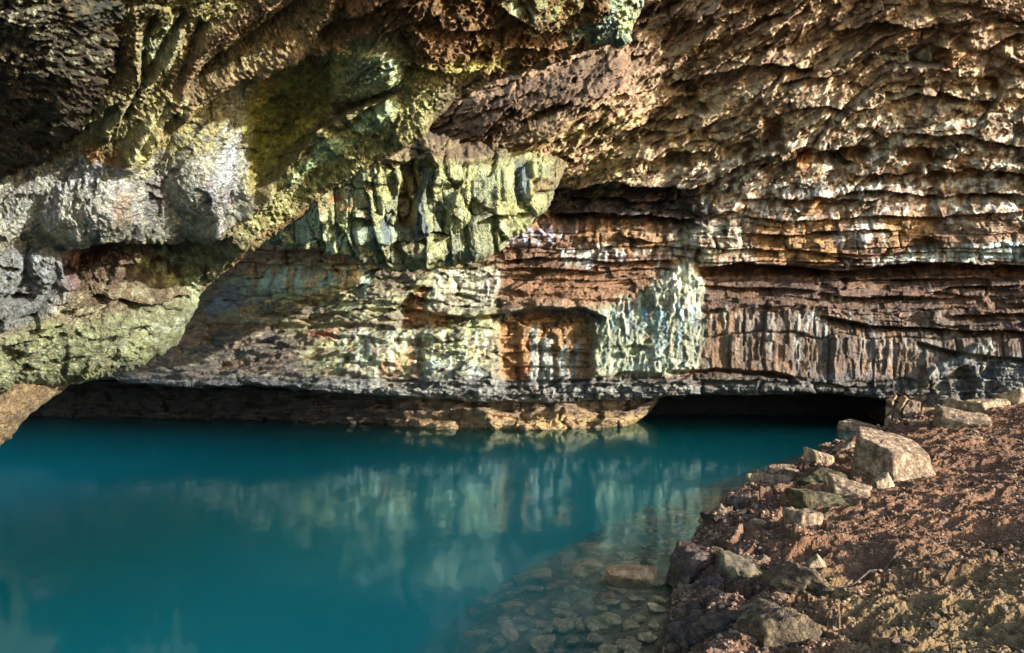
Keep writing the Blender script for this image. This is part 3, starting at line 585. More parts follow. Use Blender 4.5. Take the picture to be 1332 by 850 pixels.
# ---- the great overhang
def sculpt_over(s):
    U, V = s.U, s.V
    a = (U*.80-V*.60); b = (U*.60+V*.80)                    # along / across the ribs (they climb to the right)
    s.D += .20*fbm(a/120, b/40, 1., 5, .6)+.05*ridged(a/30, b/11, 2., 5)+.07*fbm(U/5, V/5, 3., 3)*(.5+1.2*ss(-.2, .3, fbm(U/50, V/50, 73., 2)))+.04*ridged(U/8, V/8, 13., 3)
    fc_ = s.mask([(-60, 240), (60, 215), (130, 195), (180, 200), (230, 160), (300, 112), (326, 115), (328, 200), (316, 260), (290, 288), (240, 308), (150, 312), (60, 330), (-60, 340)], 12); s.D *= 1-.62*fc_
    hf, hg, hi = facets(a/80+.5*fbm(U/50, V/50, 14., 3), b/40+.5*fbm(U/50, V/50, 15., 3), 29); fl_ = 1-.75*s.mask([(262, 392), (268, 340), (330, 240), (400, 150), (450, 100), (522, 100), (600, 100), (560, 160), (460, 225), (380, 280), (300, 345)], 14)-.9*s.mask([(130, 200), (170, 110), (240, 20), (300, -60), (520, -60), (440, 60), (340, 90), (300, 130), (200, 220)], 12); s.D += .20*hf*fl_*(1-.7*fc_)
    f, g, i = facets(a/44+.4*fbm(U/30, V/30, 4., 2), b/24+.4*fbm(U/30, V/30, 5., 2), 9)
    low = s.mask([(-400, 330), (60, 300), (210, 320), (330, 290), (262, 380), (230, 440), (100, 500), (-400, 540)], 14)
    s.D += (.10+.22*low)*f-(.01*low)*(1-ss(0, .12, g))+.08*low*ridged(U/22, V/14, 6., 4)
    top = s.mask([(430, -200), (700, -200), (860, -100), (840, 40), (760, 90), (640, 108), (560, 90), (520, 20), (440, 20)], 14)
    f2, g2, i2 = facets(a/20+.5*fbm(U/20, V/20, 7., 2), b/9+.5*fbm(U/20, V/20, 8., 2), 19)
    s.D += .13*top*f2+.10*top*ridged(a/26, b/9, 9., 4)
    # bulges and ribs (above the line = towards upper left)
    s.bulge(215, 215, 130, 80, .25, 35, .8); s.bulge(265, 215, 50, 80, .25, 0); s.bulge(110, 275, 70, 46, .35, 20)
    s.lift([(322, 245), (331, 150), (372, 128), (380, 165), (350, 215)], -.34, 9, .5); s.scarp([(334, 110), (352, 78), (382, 66), (420, 78), (434, 100)], .25, 9, .3, 14, .5)
    for pts, w_, h_ in (([(330, 256), (380, 216), (430, 176), (500, 140)], 12, .26), ([(300, 322), (380, 262), (460, 206), (550, 158)], 10, .25), ([(262, 300), (310, 262), (330, 220)], 10, .3), ([(350, 232), (420, 178), (500, 128)], 5, -.2), ([(310, 346), (400, 280), (500, 196)], 4, -.2)):
        s.crack(pts, w_, -h_, .8)
    s.bulge(478, 88, 52, 46, .28, 20, .7); s.lift([(432, 48), (455, 60), (505, 62), (520, 82), (512, 112), (470, 124), (434, 128)], .15, 5, .4)
    s.scarp([(255, 300), (300, 275), (330, 250), (372, 205), (420, 166), (452, 142), (492, 128), (522, 120)], -.22, 10, -.42, 22, .6)
    s.scarp([(270, 372), (330, 318), (400, 262), (460, 218), (520, 185), (566, 150)], .30, 14, .16, 12, .6)
    s.scarp([(300, 330), (380, 268), (460, 212), (540, 168)], .10, 7, .10, 6)
    s.scarp([(85, 334), (112, 322), (160, 318), (215, 316), (262, 311), (300, 296)], .25, 12, .55, 14, .4)
    s.lift([(84, 332), (104, 322), (160, 316), (158, 330), (120, 352), (88, 372), (82, 350)], -.5, 5, .4)
    s.lift([(88, 334), (160, 320), (258, 314), (236, 372), (150, 390), (92, 378)], -.38, 12, 1.)
    s.scarp([(150, 350), (200, 345), (250, 338), (300, 318)], .15, 7, .25, 9); s.scarp([(75, 405), (130, 385), (200, 395), (250, 380)], .2, 8, .35, 10)
    s.scarp([(0, 385), (60, 378), (105, 350)], .15, 8, .3, 9); s.scarp([(30, 430), (90, 415), (160, 392)], .12, 8, .3, 9); s.scarp([(170, 440), (220, 408), (252, 375)], .1, 6, .2, 7)
    s.crack([(36, 330), (30, 360), (18, 385)], 4, .25); s.crack([(80, 325), (84, 360), (60, 390), (40, 410)], 5, .3); s.bulge(55, 350, 26, 32, .3, 0, .6)
    s.lift([(73, 335), (104, 330), (104, 358), (96, 376), (76, 376)], .28, 3, .3)
    # upper ribs
    for pts, w_, h_ in (([(160, 208), (205, 162), (245, 122), (290, 98), (340, 76), (390, 52), (420, 15), (440, -40)], 13, .30), ([(228, 132), (242, 92), (264, 58), (300, 30), (350, 2), (390, -40)], 14, .26),
                        ([(138, 170), (168, 132), (200, 96), (233, 44)], 7, .18), ([(160, 196), (196, 150), (216, 122)], 6, .25), ([(420, 60), (450, 40), (500, 28), (560, 10)], 12, .3), ([(455, 10), (520, -10), (580, -40)], 14, .3), ([(172, 110), (178, 40), (176, -60)], 8, .08)):
        s.crack(pts, w_, -h_, .5)
    for pts, w_, h_ in (([(212, 158), (250, 106), (300, 68), (345, 40), (388, 6), (410, -40)], 7, .26), ([(178, 186), (206, 140), (230, 106), (246, 66), (262, 30)], 5, .22), ([(160, 150), (186, 104), (206, 70), (240, 18)], 5, .24), ([(420, 40), (470, 14), (530, -20)], 6, .3), ([(185, 100), (188, 50), (200, 20)], 4, .2)):
        s.crack(pts, w_, h_, .5)
    s.scarp([(172, 212), (215, 172), (255, 132), (300, 106), (345, 86), (395, 66), (432, 60)], .12, 6, .35, 9, .5)
    s.scarp([(432, 132), (470, 130), (520, 108), (530, 80)], .12, 6, .2, 7, .5); s.scarp([(520, 84), (560, 90), (600, 84), (640, 92)], .2, 6, .2, 6)
    s.scarp([(560, 30), (640, 36), (700, 44), (780, 20)], .2, 7, .35, 8); s.scarp([(600, 62), (680, 58), (740, 60)], .2, 7, .35, 8); s.scarp([(640, 5), (700, 30), (760, 2)], .2, 6, .35, 7)
    s.bulge(800, 15, 40, 52, .35, 25, .7); s.bulge(690, 10, 40, 20, .2, 10)
    # --- colour
    n_f = fbm(U/12, V/12, 21., 4); n_b = fbm(U/70, V/55, 22., 4); n_r = fbm(a/50, b/14, 23., 4); n_v = fbm((U+.25*V)/10, V/60, 24., 4); n_s = fbm(U/3.6, V/3.6, 25., 2)
    s.C[:] = (.20, .17, .09); s.mix(ss(-.1, .4, n_b), (.29, .28, .12), .8); s.mix(ss(.1, .4, n_f), (.32, .27, .14), .5)
    # pale face
    face = s.mask([(-60, 240), (60, 215), (130, 195), (180, 200), (230, 170), (300, 118), (324, 115), (326, 200), (316, 260), (290, 288), (240, 308), (150, 312), (60, 330), (-60, 340)], 8)
    s.mix(face, (.34, .35, .29)); s.mix(face*ss(-.15, .3, n_v), (.34, .37, .34), .85); s.mix(face*ss(.1, .4, fbm((U+.2*V)/16, V/70, 31., 3)), (.19, .17, .19), .8)
    s.mix(s.ell(250, 150, 60, 45, 30)*ss(-.35, .1, n_f+.4*n_s), (.30, .275, .10), .85); s.mix(s.ell(215, 190, 60, 20, 35)*ss(-.2, .2, n_f), (.36, .34, .14), .6)
    s.mix(s.ell(286, 240, 13, 62, -14)*ss(-.25, .2, n_v), (.44, .50, .54), .8); s.mix(s.ell(110, 250, 60, 44, 20)*ss(-.1, .3, n_v), (.40, .44, .50), .8)
    s.mix(s.ell(75, 265, 24, 36, -20)*ss(-.1, .3, n_v), (.40, .43, .60), .6); s.mix(s.ell(200, 245, 40, 50)*ss(-.1, .25, -n_f), (.24, .20, .18), .7); s.mix(s.ell(158, 275, 12, 30)*ss(-.3, .2, n_v), (.30, .21, .12), .7)
    s.mix(s.ell(195, 258, 10, 30), (.08, .08, .09), .6); s.mix(face*ss(.12, .35, fbm(U/9, V/14, 77., 4)), (.13, .12, .09), .7); s.mix(face*ss(.2, .4, n_s), (.12, .11, .08), .4); s.mix(s.ell(135, 198, 26, 12, -5), (.30, .16, .05), .9); s.mix(s.ell(185, 190, 8, 7), (.42, .28, .06), .9)
    # hollow: olive, yellow lip
    s.paint([(318, 250), (325, 150), (345, 95), (395, 75), (436, 95), (434, 140), (400, 178), (350, 225)], (.30, .27, .07), .9, 8); s.mix(s.ell(335, 110, 40, 30)*ss(-.1, .2, n_f), (.42, .28, .05), .8); s.mix(s.ell(335, 170, 26, 44)*ss(-.2, .2, n_f), (.36, .36, .06), .8)
    s.mix(s.ell(395, 115, 34, 40)*ss(-.1, .4, n_f), (.15, .12, .04), .7); s.mix(s.ell(380, 175, 60, 8, 42)*ss(-.2, .1, n_f), (.48, .44, .10), .9)
    # pillow
    s.mix(s.ell(476, 88, 56, 46)*ss(-.4, 0, n_f), (.44, .48, .23), .9); s.mix(s.ell(484, 82, 28, 22)*ss(-.2, .15, n_f), (.24, .33, .26), .85); s.mix(s.ell(440, 80, 10, 48)*ss(-.3, .1, n_f), (.42, .43, .17), .9); s.mix(s.ell(512, 82, 10, 30)*ss(-.2, .2, n_f), (.36, .50, .36), .8)
    # the big rib
    rib = s.mask([(262, 392), (268, 350), (330, 258), (400, 188), (450, 150), (522, 122), (575, 110), (560, 150), (460, 215), (380, 270), (300, 335)], 8)
    s.mix(rib, (.36, .36, .15)); s.mix(rib*ss(-.05, .25, n_f+.3*n_s), (.50, .48, .23), .85); s.mix(rib*ss(.05, .3, -n_f), (.15, .11, .045), .85); s.mix(rib*ss(.1, .4, fbm(U/5, V/5, 80., 2)), (.12, .10, .04), .6); s.mix(rib*s.ell(450, 175, 90, 14, 36)*ss(-.1, .25, n_b+.4*n_f), (.38, .58, .34), .8)
    s.mix(s.mask([(290, 350), (300, 322), (380, 262), (470, 210), (566, 148), (560, 165), (470, 225), (385, 292), (310, 345)], 6)*ss(-.3, .1, n_r), (.25, .15, .06), .85)
    # brown slots and mottled low part
    s.mix(low, (.17, .15, .10), .8); s.mix(low*ss(0, .35, n_f+.3*n_b), (.33, .35, .22), .8)
    s.paint([(84, 330), (160, 316), (262, 312), (220, 350), (150, 372), (90, 385)], (.08, .05, .035), .9, 9); s.mix(s.mask([(84, 330), (262, 312), (235, 388), (90, 412)], 9)*ss(.05, .3, n_f), (.26, .22, .13), .6); s.paint([(95, 380), (190, 345), (260, 330), (230, 388), (150, 410), (90, 412)], (.10, .065, .04), .8, 10, ss(.3, -.2, n_f))
    s.paint([(78, 336), (104, 332), (104, 358), (98, 374), (80, 376)], (.22, .13, .12), .95, 2)
    s.paint([(-60, 320), (84, 322), (84, 380), (40, 420), (-60, 440)], (.14, .155, .155), .85, 9); s.mix(s.ell(45, 355, 44, 44)*ss(-.05, .25, n_f), (.30, .34, .37), .8); s.mix(s.ell(10, 400, 50, 20)*ss(-.1, .3, n_f), (.07, .08, .08), .8)
    s.paint([(60, 408), (80, 388), (84, 378), (72, 402)], (.5, .5, .48), .7, 3)
    gr = s.mask([(-300, 440), (0, 440), (60, 418), (100, 425), (150, 408), (222, 400), (254, 370), (262, 400), (226, 450), (165, 484), (100, 500), (0, 515), (-300, 570)], 9)
    s.mix(gr, (.15, .165, .085)); s.mix(gr*ss(-.05, .3, n_f), (.27, .30, .18), .8); s.mix(gr*ss(.1, .4, -n_b), (.30, .34, .11), .7); s.mix(gr*ss(.1, .3, ridged(U/20, V/12, 41., 3)-.3), (.20, .21, .12), .6); s.mix(gr*ss(.2, .4, -n_f), (.12, .11, .06), .8); s.mix(s.ell(200, 440, 60, 20, 30)*ss(-.1, .3, n_f), (.36, .42, .32), .6); s.mix(gr*ss(.1, .35, fbm(U/8, V/6, 78., 3)), (.08, .075, .045), .7)
    s.paint([(180, 345), (250, 320), (290, 328), (262, 372), (222, 376)], (.40, .44, .22), .8, 8, ss(-.2, .2, n_f)); s.mix(s.ell(252, 372, 8, 30)*1., (.50, .56, .34), .7)
    # ridges at the top
    rd = s.mask([(130, 190), (170, 110), (180, 40), (250, -60), (560, -100), (540, 20), (430, 40), (330, 80), (240, 150), (170, 215)], 10)
    s.mix(rd*ss(-.4, .1, n_r), (.30, .27, .11), .8); s.mix(rd*ss(.05, .35, n_r), (.40, .35, .17), .85); s.mix(rd*ss(.1, .35, fbm(a/14, b/6, 79., 3)), (.10, .08, .04), .7); s.mix(s.mask([(250, 60), (330, 0), (420, -60), (560, -80), (540, 30), (430, 60), (330, 80), (260, 110)], 12)*ss(-.3, .3, n_b), (.32, .19, .085), .8)
    s.ink([(228, 132), (242, 92), (264, 58), (300, 30), (350, 2), (390, -40)], 15, (.27, .175, .10), .85); s.ink([(205, 162), (245, 122), (290, 98), (340, 76), (390, 52), (420, 15)], 13, (.30, .22, .12), .8); s.ink([(180, 205), (220, 172), (260, 134), (300, 110), (345, 92), (395, 72)], 6, (.42, .33, .09), .8, ss(-.3, .1, n_f))
    s.ink([(138, 170), (168, 132), (200, 96), (233, 44)], 7, (.46, .44, .24), .9); s.ink([(160, 196), (196, 150), (216, 122)], 6, (.40, .38, .20), .8); s.ink([(212, 158), (250, 106), (300, 68), (345, 40), (388, 6)], 6, (.09, .065, .035), .8); s.ink([(160, 150), (186, 104), (206, 70), (240, 18)], 5, (.06, .05, .03), .8)  # the two dark inks put groove shade into the colour
    s.mix(s.mask([(176, 78), (182, 40), (240, 20), (232, 50), (205, 78)], 6), (.27, .30, .17), .8); s.mix(s.mask([(150, 200), (200, 140), (230, 125), (250, 110), (215, 160), (172, 205)], 6)*ss(-.2, .2, n_f), (.55, .55, .28), .8)
    s.paint([(160, -60), (178, -60), (178, 60), (164, 105), (158, 90), (168, 40)], (.33, .26, .14), .9, 3)
    # brown moss roof
    s.mix(top, (.20, .115, .05)); s.mix(s.mask([(430, -100), (600, -100), (640, 100), (540, 100), (500, 50), (430, 45)], 14)*ss(-.3, .2, n_f), (.21, .125, .06), .9); s.mix(top*ss(.05, .35, n_r), (.34, .22, .08), .7); s.mix(top*ss(.1, .35, -n_f), (.08, .05, .02), .8)
    s.mix(s.ell(590, 90, 70, 14, 8)*ss(-.3, .1, n_f), (.45, .40, .12), .9)
    s.paint([(640, -60), (780, -60), (760, 10), (720, 40), (690, 40), (648, 12)], (.28, .31, .14), .85, 8, ss(-.1, .2, n_f)); s.mix(s.ell(680, 10, 26, 16, -30)*ss(-.2, .2, n_f), (.45, .50, .32), .8)
    s.paint([(732, 50), (760, 24), (782, 10), (800, -60), (845, -60), (838, 5), (815, 48), (790, 62), (762, 50)], (.31, .39, .27), .95, 4); s.mix(s.ell(815, 20, 16, 34, 10)*ss(-.2, .2, n_f), (.50, .56, .24), .8); s.mix(s.ell(790, 30, 10, 24)*ss(-.2, .2, n_v), (.30, .42, .38), .8)
over_lip = rough_line(smooth_poly([(-900, 560), (-420, 560), (-120, 530), (0, 510), (50, 504), (100, 496), (150, 486), (185, 474), (225, 450), (250, 415), (254, 398), (272, 372), (300, 340), (340, 312), (385, 292), (410, 262), (432, 244), (470, 222), (518, 200), (545, 172), (572, 152), (590, 132), (628, 112), (640, 104), (690, 92), (740, 74), (780, 66), (815, 50), (838, 4), (860, -60), (900, -160)], 2))
tt = np.linspace(0, 1, len(over_lip))
over_back = np.stack([np.interp(over_lip[:, 0], [-900, -420, 0, 255, 430, 630, 840, 900], [-900, -420, -150, -60, 60, 300, 560, 700]), np.interp(over_lip[:, 0], [-900, -420, 0, 255, 430, 630, 840, 900], [-200, -200, -120, -110, -100, -100, -110, -200])], 1)
over_depth = rbf([(-900, 560, 4.5), (-900, -200, 4), (-420, 560, 7), (-420, 100, 6.2), (-420, -200, 5), (-60, -100, 6.2), (0, 0, 7.0), (0, 200, 8.6), (0, 330, 9.2), (0, 440, 9.6), (0, 508, 10.2), (100, 250, 8.9), (100, 305, 9.2), (100, 340, 9.9), (100, 440, 10.6), (100, 495, 11.4), (180, 440, 11.8), (180, 478, 12.4), (250, 400, 13.4), (235, 345, 12.2), (200, 220, 9.2), (290, 180, 9.3), (280, 270, 9.7), (180, 290, 9.3), (320, 310, 11.4),
    (160, 130, 7.8), (250, 60, 7.6), (350, 40, 7.7), (300, -80, 6.6), (385, 140, 9.6), (385, 285, 12.0), (370, 240, 10.5), (440, 185, 9.8), (470, 90, 8.9), (520, 195, 11.0), (520, 150, 9.4), (560, 120, 9.0), (620, 110, 9.6), (560, 30, 8.0), (560, -80, 7.0), (700, 30, 8.8), (700, 85, 9.8), (800, 20, 9.6), (820, 45, 10.4), (800, -80, 8.0), (900, -160, 8.2)])
rock_sheet('great_overhang', over_lip, over_back, over_depth, M_NEAR, 10, sculpt_over, .7, 22, rows_px=1.25)

# ---- brown buttress below the overhang, reaching the pool beyond the picture's edge
def sculpt_butt(s):
    U, V = s.U, s.V
    s.D += .3*fbm(U/40, V/40, 1., 3)+.10*ridged(U/16, V/12, 2., 4)+.06*fbm(U/5, V/5, 3., 3)
    n_f = fbm(U/14, V/12, 21., 4); s.C[:] = (.17, .115, .06); s.mix(ss(-.1, .3, n_f), (.27, .21, .11), .8); s.mix(ss(.15, .4, -n_f), (.10, .07, .04), .8)
bl = rough_line(smooth_poly([(-420, 760), (-120, 680), (-40, 610), (0, 580), (22, 566), (30, 545), (60, 524), (82, 508), (100, 498), (140, 480)], 2))
bb = np.stack([bl[:, 0]-60, np.interp(bl[:, 0], [-420, -40, 140], [420, 440, 420])], 1)
rock_sheet('lower_buttress', bl, bb, rbf([(-420, 420, 9.4), (-420, 740, 8.4), (-60, 440, 10.4), (0, 580, 10.4), (60, 520, 11.3), (100, 440, 12.2), (140, 480, 13.2)]), M_NEAR, 12, sculpt_butt, .6, 22, rows_px=1.3)

# ---- boss hanging at the top, its shaded underside painted dark
def sculpt_boss(s):
    U, V = s.U, s.V
    f, g, i = facets(U/30+.5*fbm(U/20, V/20, 1., 2), V/13+.5*fbm(U/20, V/20, 2., 2), 3)
    s.D += .22*fbm(U/60, V/30, 5., 4)+.12*f+.12*ridged((U+V*.4)/18, (V-.3*U)/8, 6., 4)+.03*fbm(U/4, V/3, 7., 3)
    n_f = fbm(U/10, V/7, 21., 4); n_b = fbm(U/40, V/30, 22., 3)
    s.C[:] = (.045, .036, .022); s.mix((1-ss(60, 170, V))*ss(.0, .3, n_f), (.26, .21, .10), .8); s.mix(s.ell(25, 25, 40, 40)*ss(-.1, .3, n_f), (.36, .38, .28), .8); s.mix(s.ell(90, 70, 60, 30)*ss(0, .4, n_f), (.30, .35, .28), .6)  # dark base holds the shade; lit speckles painted on the upper half
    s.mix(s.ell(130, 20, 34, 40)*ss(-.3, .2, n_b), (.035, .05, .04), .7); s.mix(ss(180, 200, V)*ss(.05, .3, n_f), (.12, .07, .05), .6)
al = resample(smooth_poly([(-700, 380), (-300, 300), (-120, 262), (0, 247), (40, 240), (66, 226), (95, 214), (122, 190), (134, 172), (138, 150), (152, 120), (162, 88), (166, 50), (162, 0), (158, -80), (150, -200)], 2))
ab = np.stack([np.interp(np.arange(len(al)), [0, len(al)-1], [-700, 60]), np.full(len(al), -240.)], 1)
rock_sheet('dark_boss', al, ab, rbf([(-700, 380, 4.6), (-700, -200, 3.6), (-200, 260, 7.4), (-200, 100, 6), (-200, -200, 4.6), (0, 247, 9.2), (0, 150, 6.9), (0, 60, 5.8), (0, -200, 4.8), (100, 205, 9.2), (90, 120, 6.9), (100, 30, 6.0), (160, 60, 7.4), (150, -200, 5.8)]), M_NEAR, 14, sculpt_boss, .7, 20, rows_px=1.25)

# ================================================================== THE BANK, THE POOL BED, THE POOL
SHORE = np.array([(-30, -12), (-8, -4), (-2.4, 0.5), (-.2, 2.6), (.55, 4.2), (1.1, 5.6), (1.65, 7.2), (2.0, 8.5), (2.6, 10.1), (3.4, 12.0), (4.7, 14.0), (6.6, 16.2), (9.1, 19.2), (12.6, 22.6), (14.5, 26.), (16, 34)], float)
SHORE = smooth_poly(SHORE, 3)
def shore_dist(x, y):
    best = np.full(x.shape, 1e9); sd = np.ones(x.shape)
    for a, b in zip(SHORE[:-1], SHORE[1:]):
        e = b-a; L = (e**2).sum(); t = np.clip(((x-a[0])*e[0]+(y-a[1])*e[1])/L, 0, 1)
        dx = x-a[0]-t*e[0]; dy = y-a[1]-t*e[1]; d = dx*dx+dy*dy; c = d < best
        best = np.where(c, d, best); sd = np.where(c, np.sign(e[1]*dx-e[0]*dy), sd)
    return np.sqrt(best)*sd
def bank_base(x, y):
    s = shore_dist(x, y)
    land = .04+.17*ss(0, .45, s)+.30*(1-np.exp(-np.maximum(s-.3, 0)/2.))+.055*np.maximum(s-.3, 0)+ss(13, 22, y)*(.10+.09*np.clip(s, 0, 8))
    sub = -.03+.08*fbm(x/1.3, y/1.3, 55., 3)*ss(.6, 2.5, -s)-.19*(-s)-.62*np.log1p(np.exp(np.clip((-s-2.4)/.8, -20, 20)))*.8+.62*.039*.8
    return np.where(s > 0, land, np.maximum(sub, -7)), s
def bank_relief(x, y, s):
    w = ss(.0, .8, s)*1.15
    a = x*.86+y*.5; b = -x*.5+y*.86
    h = .16*fbm(x/2.2, y/2.2, 1., 3)*w
    h = h+.07*ridged(a/1.1, b/.45, 2., 4)*w+.012*ridged(x/.16, y/.16, 3., 3)*w
    f, g, i = facets(x/.42+.4*fbm(x, y, 4., 2), y/.34, 3); h = h+.05*f*w*(.6+.8*ss(3.5, 0, s))
    f, g, i = facets(x/.13, y/.12, 5); h = h+.022*f*w
    h = h+.010*fbm(x/.05, y/.05, 7., 2)*w
    h = h+.10*np.maximum(ridged(a/1.6+.5*fbm(x, y, 21., 2), b/.28, 22., 4)-.15, 0)*w*ss(-.2, .3, fbm(x/1.5, y/1.5, 23., 2))
    # the broken, stony edge above the water
    e = ss(.0, .15, s)*ss(2.2, .3, s)
    f, g, i = facets(x/.34+.5*fbm(x*2, y*2, 8., 2), y/.34, 9); h = h+e*(.26*f-.05*(1-ss(0, .15, g)))
    u = ss(.0, -.3, s)
    f, g, i = facets(x/.30+.4*fbm(x*2, y*2, 10., 2), y/.36, 11); h = h+u*(.07*f+.02*fbm(x/.1, y/.1, 12., 3))
    for hx, hy, r1, r2, dep in HOLES:
        c, n = .86, .5
        p = (x-hx)*c+(y-hy)*n; q = -(x-hx)*n+(y-hy)*c
        h = h-dep*np.exp(-((p/r1)**2+(q/r2)**2)**1.5)
    return h
def on_bank(u, v):
    z = .5
    for _ in range(60):
        d = (EYE-z)*FL/(v-CY); x = (u-CX)/FL*d
        z += .5*(float(bank_base(np.array([x]), np.array([d]))[0][0])-z)
    d = (EYE-z)*FL/(v-CY); return Vector(((u-CX)/FL*d, d, z))
HOLES = []
for u, v, r1, r2, dep in ((1130, 742, .34, .20, .17), (1272, 694, .40, .22, .17), (1268, 612, .55, .3, .16), (1212, 585, .3, .2, .08), (1175, 768, .18, .10, .09), (1112, 830, .22, .10, .12), (1200, 795, .2, .09, .09), (1060, 640, .5, .4, .12), (1010, 690, .5, .3, .12), (1240, 760, .2, .1, .06), (1010, 780, .3, .2, .14), (1300, 830, .4, .3, .14)):
    p = on_bank(u, v); HOLES.append((p.x, p.y, r1, r2, dep))
BU = np.concatenate([np.linspace(-500, 380, 60)[:-1], np.linspace(380, 1400, 900), np.linspace(1400, 1700, 120)[1:], np.linspace(1700, 3600, 50)[1:]])
BY = np.concatenate([np.geomspace(1.3, 4.8, 40)[:-1], np.geomspace(4.8, 29, 900)])
gx = (BU[None, :]-CX)/FL*BY[:, None]; gy = np.repeat(BY[:, None], len(BU), 1)
z0, sd = bank_base(gx, gy); rel = bank_relief(gx, gy, sd)
gz = z0+rel
n_b = fbm(gx/1.4, gy/1.4, 1., 4); n_f = fbm(gx/.22, gy/.22, 2., 4); n_s = fbm(gx/.07, gy/.07, 3., 2)
S = type('o', (), {})()
C = np.zeros(gx.shape+(3,), F)+np.array((.140, .070, .038), F)
def cm(m, c, a=1.):
    global C
    m = np.clip(m*a, 0, 1)[..., None].astype(F); C = C*(1-m)+np.array(c, F)*m
cm(ss(-.1, .4, n_b), (.205, .105, .055), .8); cm(ss(.1, .4, -n_f), (.17, .10, .065), .8); cm(ss(.2, .5, n_f+.3*n_s), (.33, .205, .115), .5)
cm(ss(8.2, 5.8, gy+n_b)*ss(2.3, 3.3, gx+.5*n_b), (.20, .145, .06), .55); cm(ss(1.6, .3, sd)*ss(0, .05, sd), (.085, .052, .036), .75); cm(ss(1.6, .3, sd)*ss(0, .1, sd)*ss(.0, .3, n_f), (.17, .11, .08), .6); cm(ss(.16, .02, sd)*ss(-.1, 0, sd), (.035, .024, .018), .8)
u_ = ss(.05, -.15, sd); cm(u_, (.26, .175, .085)); cm(u_*ss(-.1, .3, n_f), (.50, .35, .17), .8); cm(u_*ss(0, .3, fbm(gx/.3, gy/.3, 8., 3)), (.14, .10, .06), .8); cm(ss(-2.6, -5, sd), (.35, .50, .45))
grid_mesh('ground', np.stack([gx, gy, gz], -1), M_BANK, C)
# the same ground carried on behind the standing point and out of the cave mouth
ox, oy = np.meshgrid(np.concatenate([np.linspace(-60, -4, 20), np.linspace(-3.5, 8, 30), np.linspace(9, 90, 30)]), np.concatenate([np.linspace(-90, -6, 20), np.linspace(-5, 2.2, 24)]))
oz, osd = bank_base(ox, oy); oz = oz-.03-.02*np.clip(oy, 0, 2)
grid_mesh('outer_ground', np.stack([ox, oy, oz], -1), M_BANK, np.zeros(ox.shape+(3,), F)+np.array((.42, .33, .24), F))
print('ground', round(time.time()-T0, 1))

def look(tab, x, y):
    x = np.atleast_1d(x); y = np.atleast_1d(y); u = CX+x/y*FL
    iu = np.clip(np.interp(u, BU, np.arange(len(BU))), 0, len(BU)-1.001); iy = np.clip(np.interp(y, BY, np.arange(len(BY))), 0, len(BY)-1.001)
    a = iu.astype(int); b = iy.astype(int); fa = iu-a; fb = iy-b
    return (tab[b, a]*(1-fa)+tab[b, a+1]*fa)*(1-fb)+(tab[b+1, a]*(1-fa)+tab[b+1, a+1]*fa)*fb
def base_at(x, y): return float(look(z0, x, y)[0])
def on_bank(u, v):
    z = .5
    for _ in range(40):
        d = (EYE-z)*FL/(v-CY); z += .5*(base_at((u-CX)/FL*d, d)-z)
    d = (EYE-z)*FL/(v-CY); return Vector(((u-CX)/FL*d, d, z))
def ground_z(x, y): return float(look(gz, x, y)[0]), float(look(sd, x, y)[0])

# deep floor of the pool
fx, fy = np.meshgrid(np.linspace(-60, 40, 60), np.linspace(-20, 70, 60))
grid_mesh('pool_floor', np.stack([fx, fy, -6.8+.3*fbm(fx/5, fy/5, 3., 3)], -1), M_BANK, np.zeros(fx.shape+(3,), F)+np.array((.35, .52, .48), F))
# water: still surface with a faint swell, and the milky turquoise body beneath
m, nt, ns, L = newmat('pool_water')
out = N(ns, 'ShaderNodeOutputMaterial'); tr = N(ns, 'ShaderNodeBsdfTransparent'); gl = N(ns, 'ShaderNodeBsdfGlossy'); mx = N(ns, 'ShaderNodeMixShader'); fr = N(ns, 'ShaderNodeFresnel')
fr.inputs['IOR'].default_value = 1.33; gl.inputs['Roughness'].default_value = .085; gl.inputs['Color'].default_value = (.62, .92, .95, 1)
tc = N(ns, 'ShaderNodeTexCoord'); mp = N(ns, 'ShaderNodeMapping'); mp.inputs['Scale'].default_value = (1.5, .9, 1); nn = N(ns, 'ShaderNodeTexNoise'); nn.inputs['Scale'].default_value = 1.6; nn.inputs['Detail'].default_value = 3
bp = N(ns, 'ShaderNodeBump'); bp.inputs['Strength'].default_value = .25; bp.inputs['Distance'].default_value = .02
L.new(tc.outputs['Object'], mp.inputs[0]); L.new(mp.outputs[0], nn.inputs['Vector']); L.new(nn.outputs['Fac'], bp.inputs['Height']); L.new(bp.outputs[0], gl.inputs['Normal'])
L.new(fr.outputs[0], mx.inputs[0]); L.new(tr.outputs[0], mx.inputs[1]); L.new(gl.outputs[0], mx.inputs[2]); L.new(mx.outputs[0], out.inputs['Surface'])
pv = N(ns, 'ShaderNodeVolumePrincipled'); pv.inputs['Density'].default_value = WATER_D if 'WATER_D' in globals() else .34
pv.inputs['Color'].default_value = (.05, .992, .915, 1); pv.inputs['Absorption Color'].default_value = (.28, .75, .82, 1); pv.inputs['Anisotropy'].default_value = -.35
L.new(pv.outputs[0], out.inputs['Volume'])
bm = bmesh.new(); bmesh.ops.create_cube(bm, size=1)
for v in bm.verts: v.co = Vector((v.co.x*78-12, v.co.y*78+22, -3.2+v.co.z*6.4))
me = bpy.data.meshes.new('water'); bm.to_mesh(me); bm.free(); me.materials.append(m)
wo = bpy.data.objects.new('water', me); COL.objects.link(wo); wo['kind'] = 'structure'

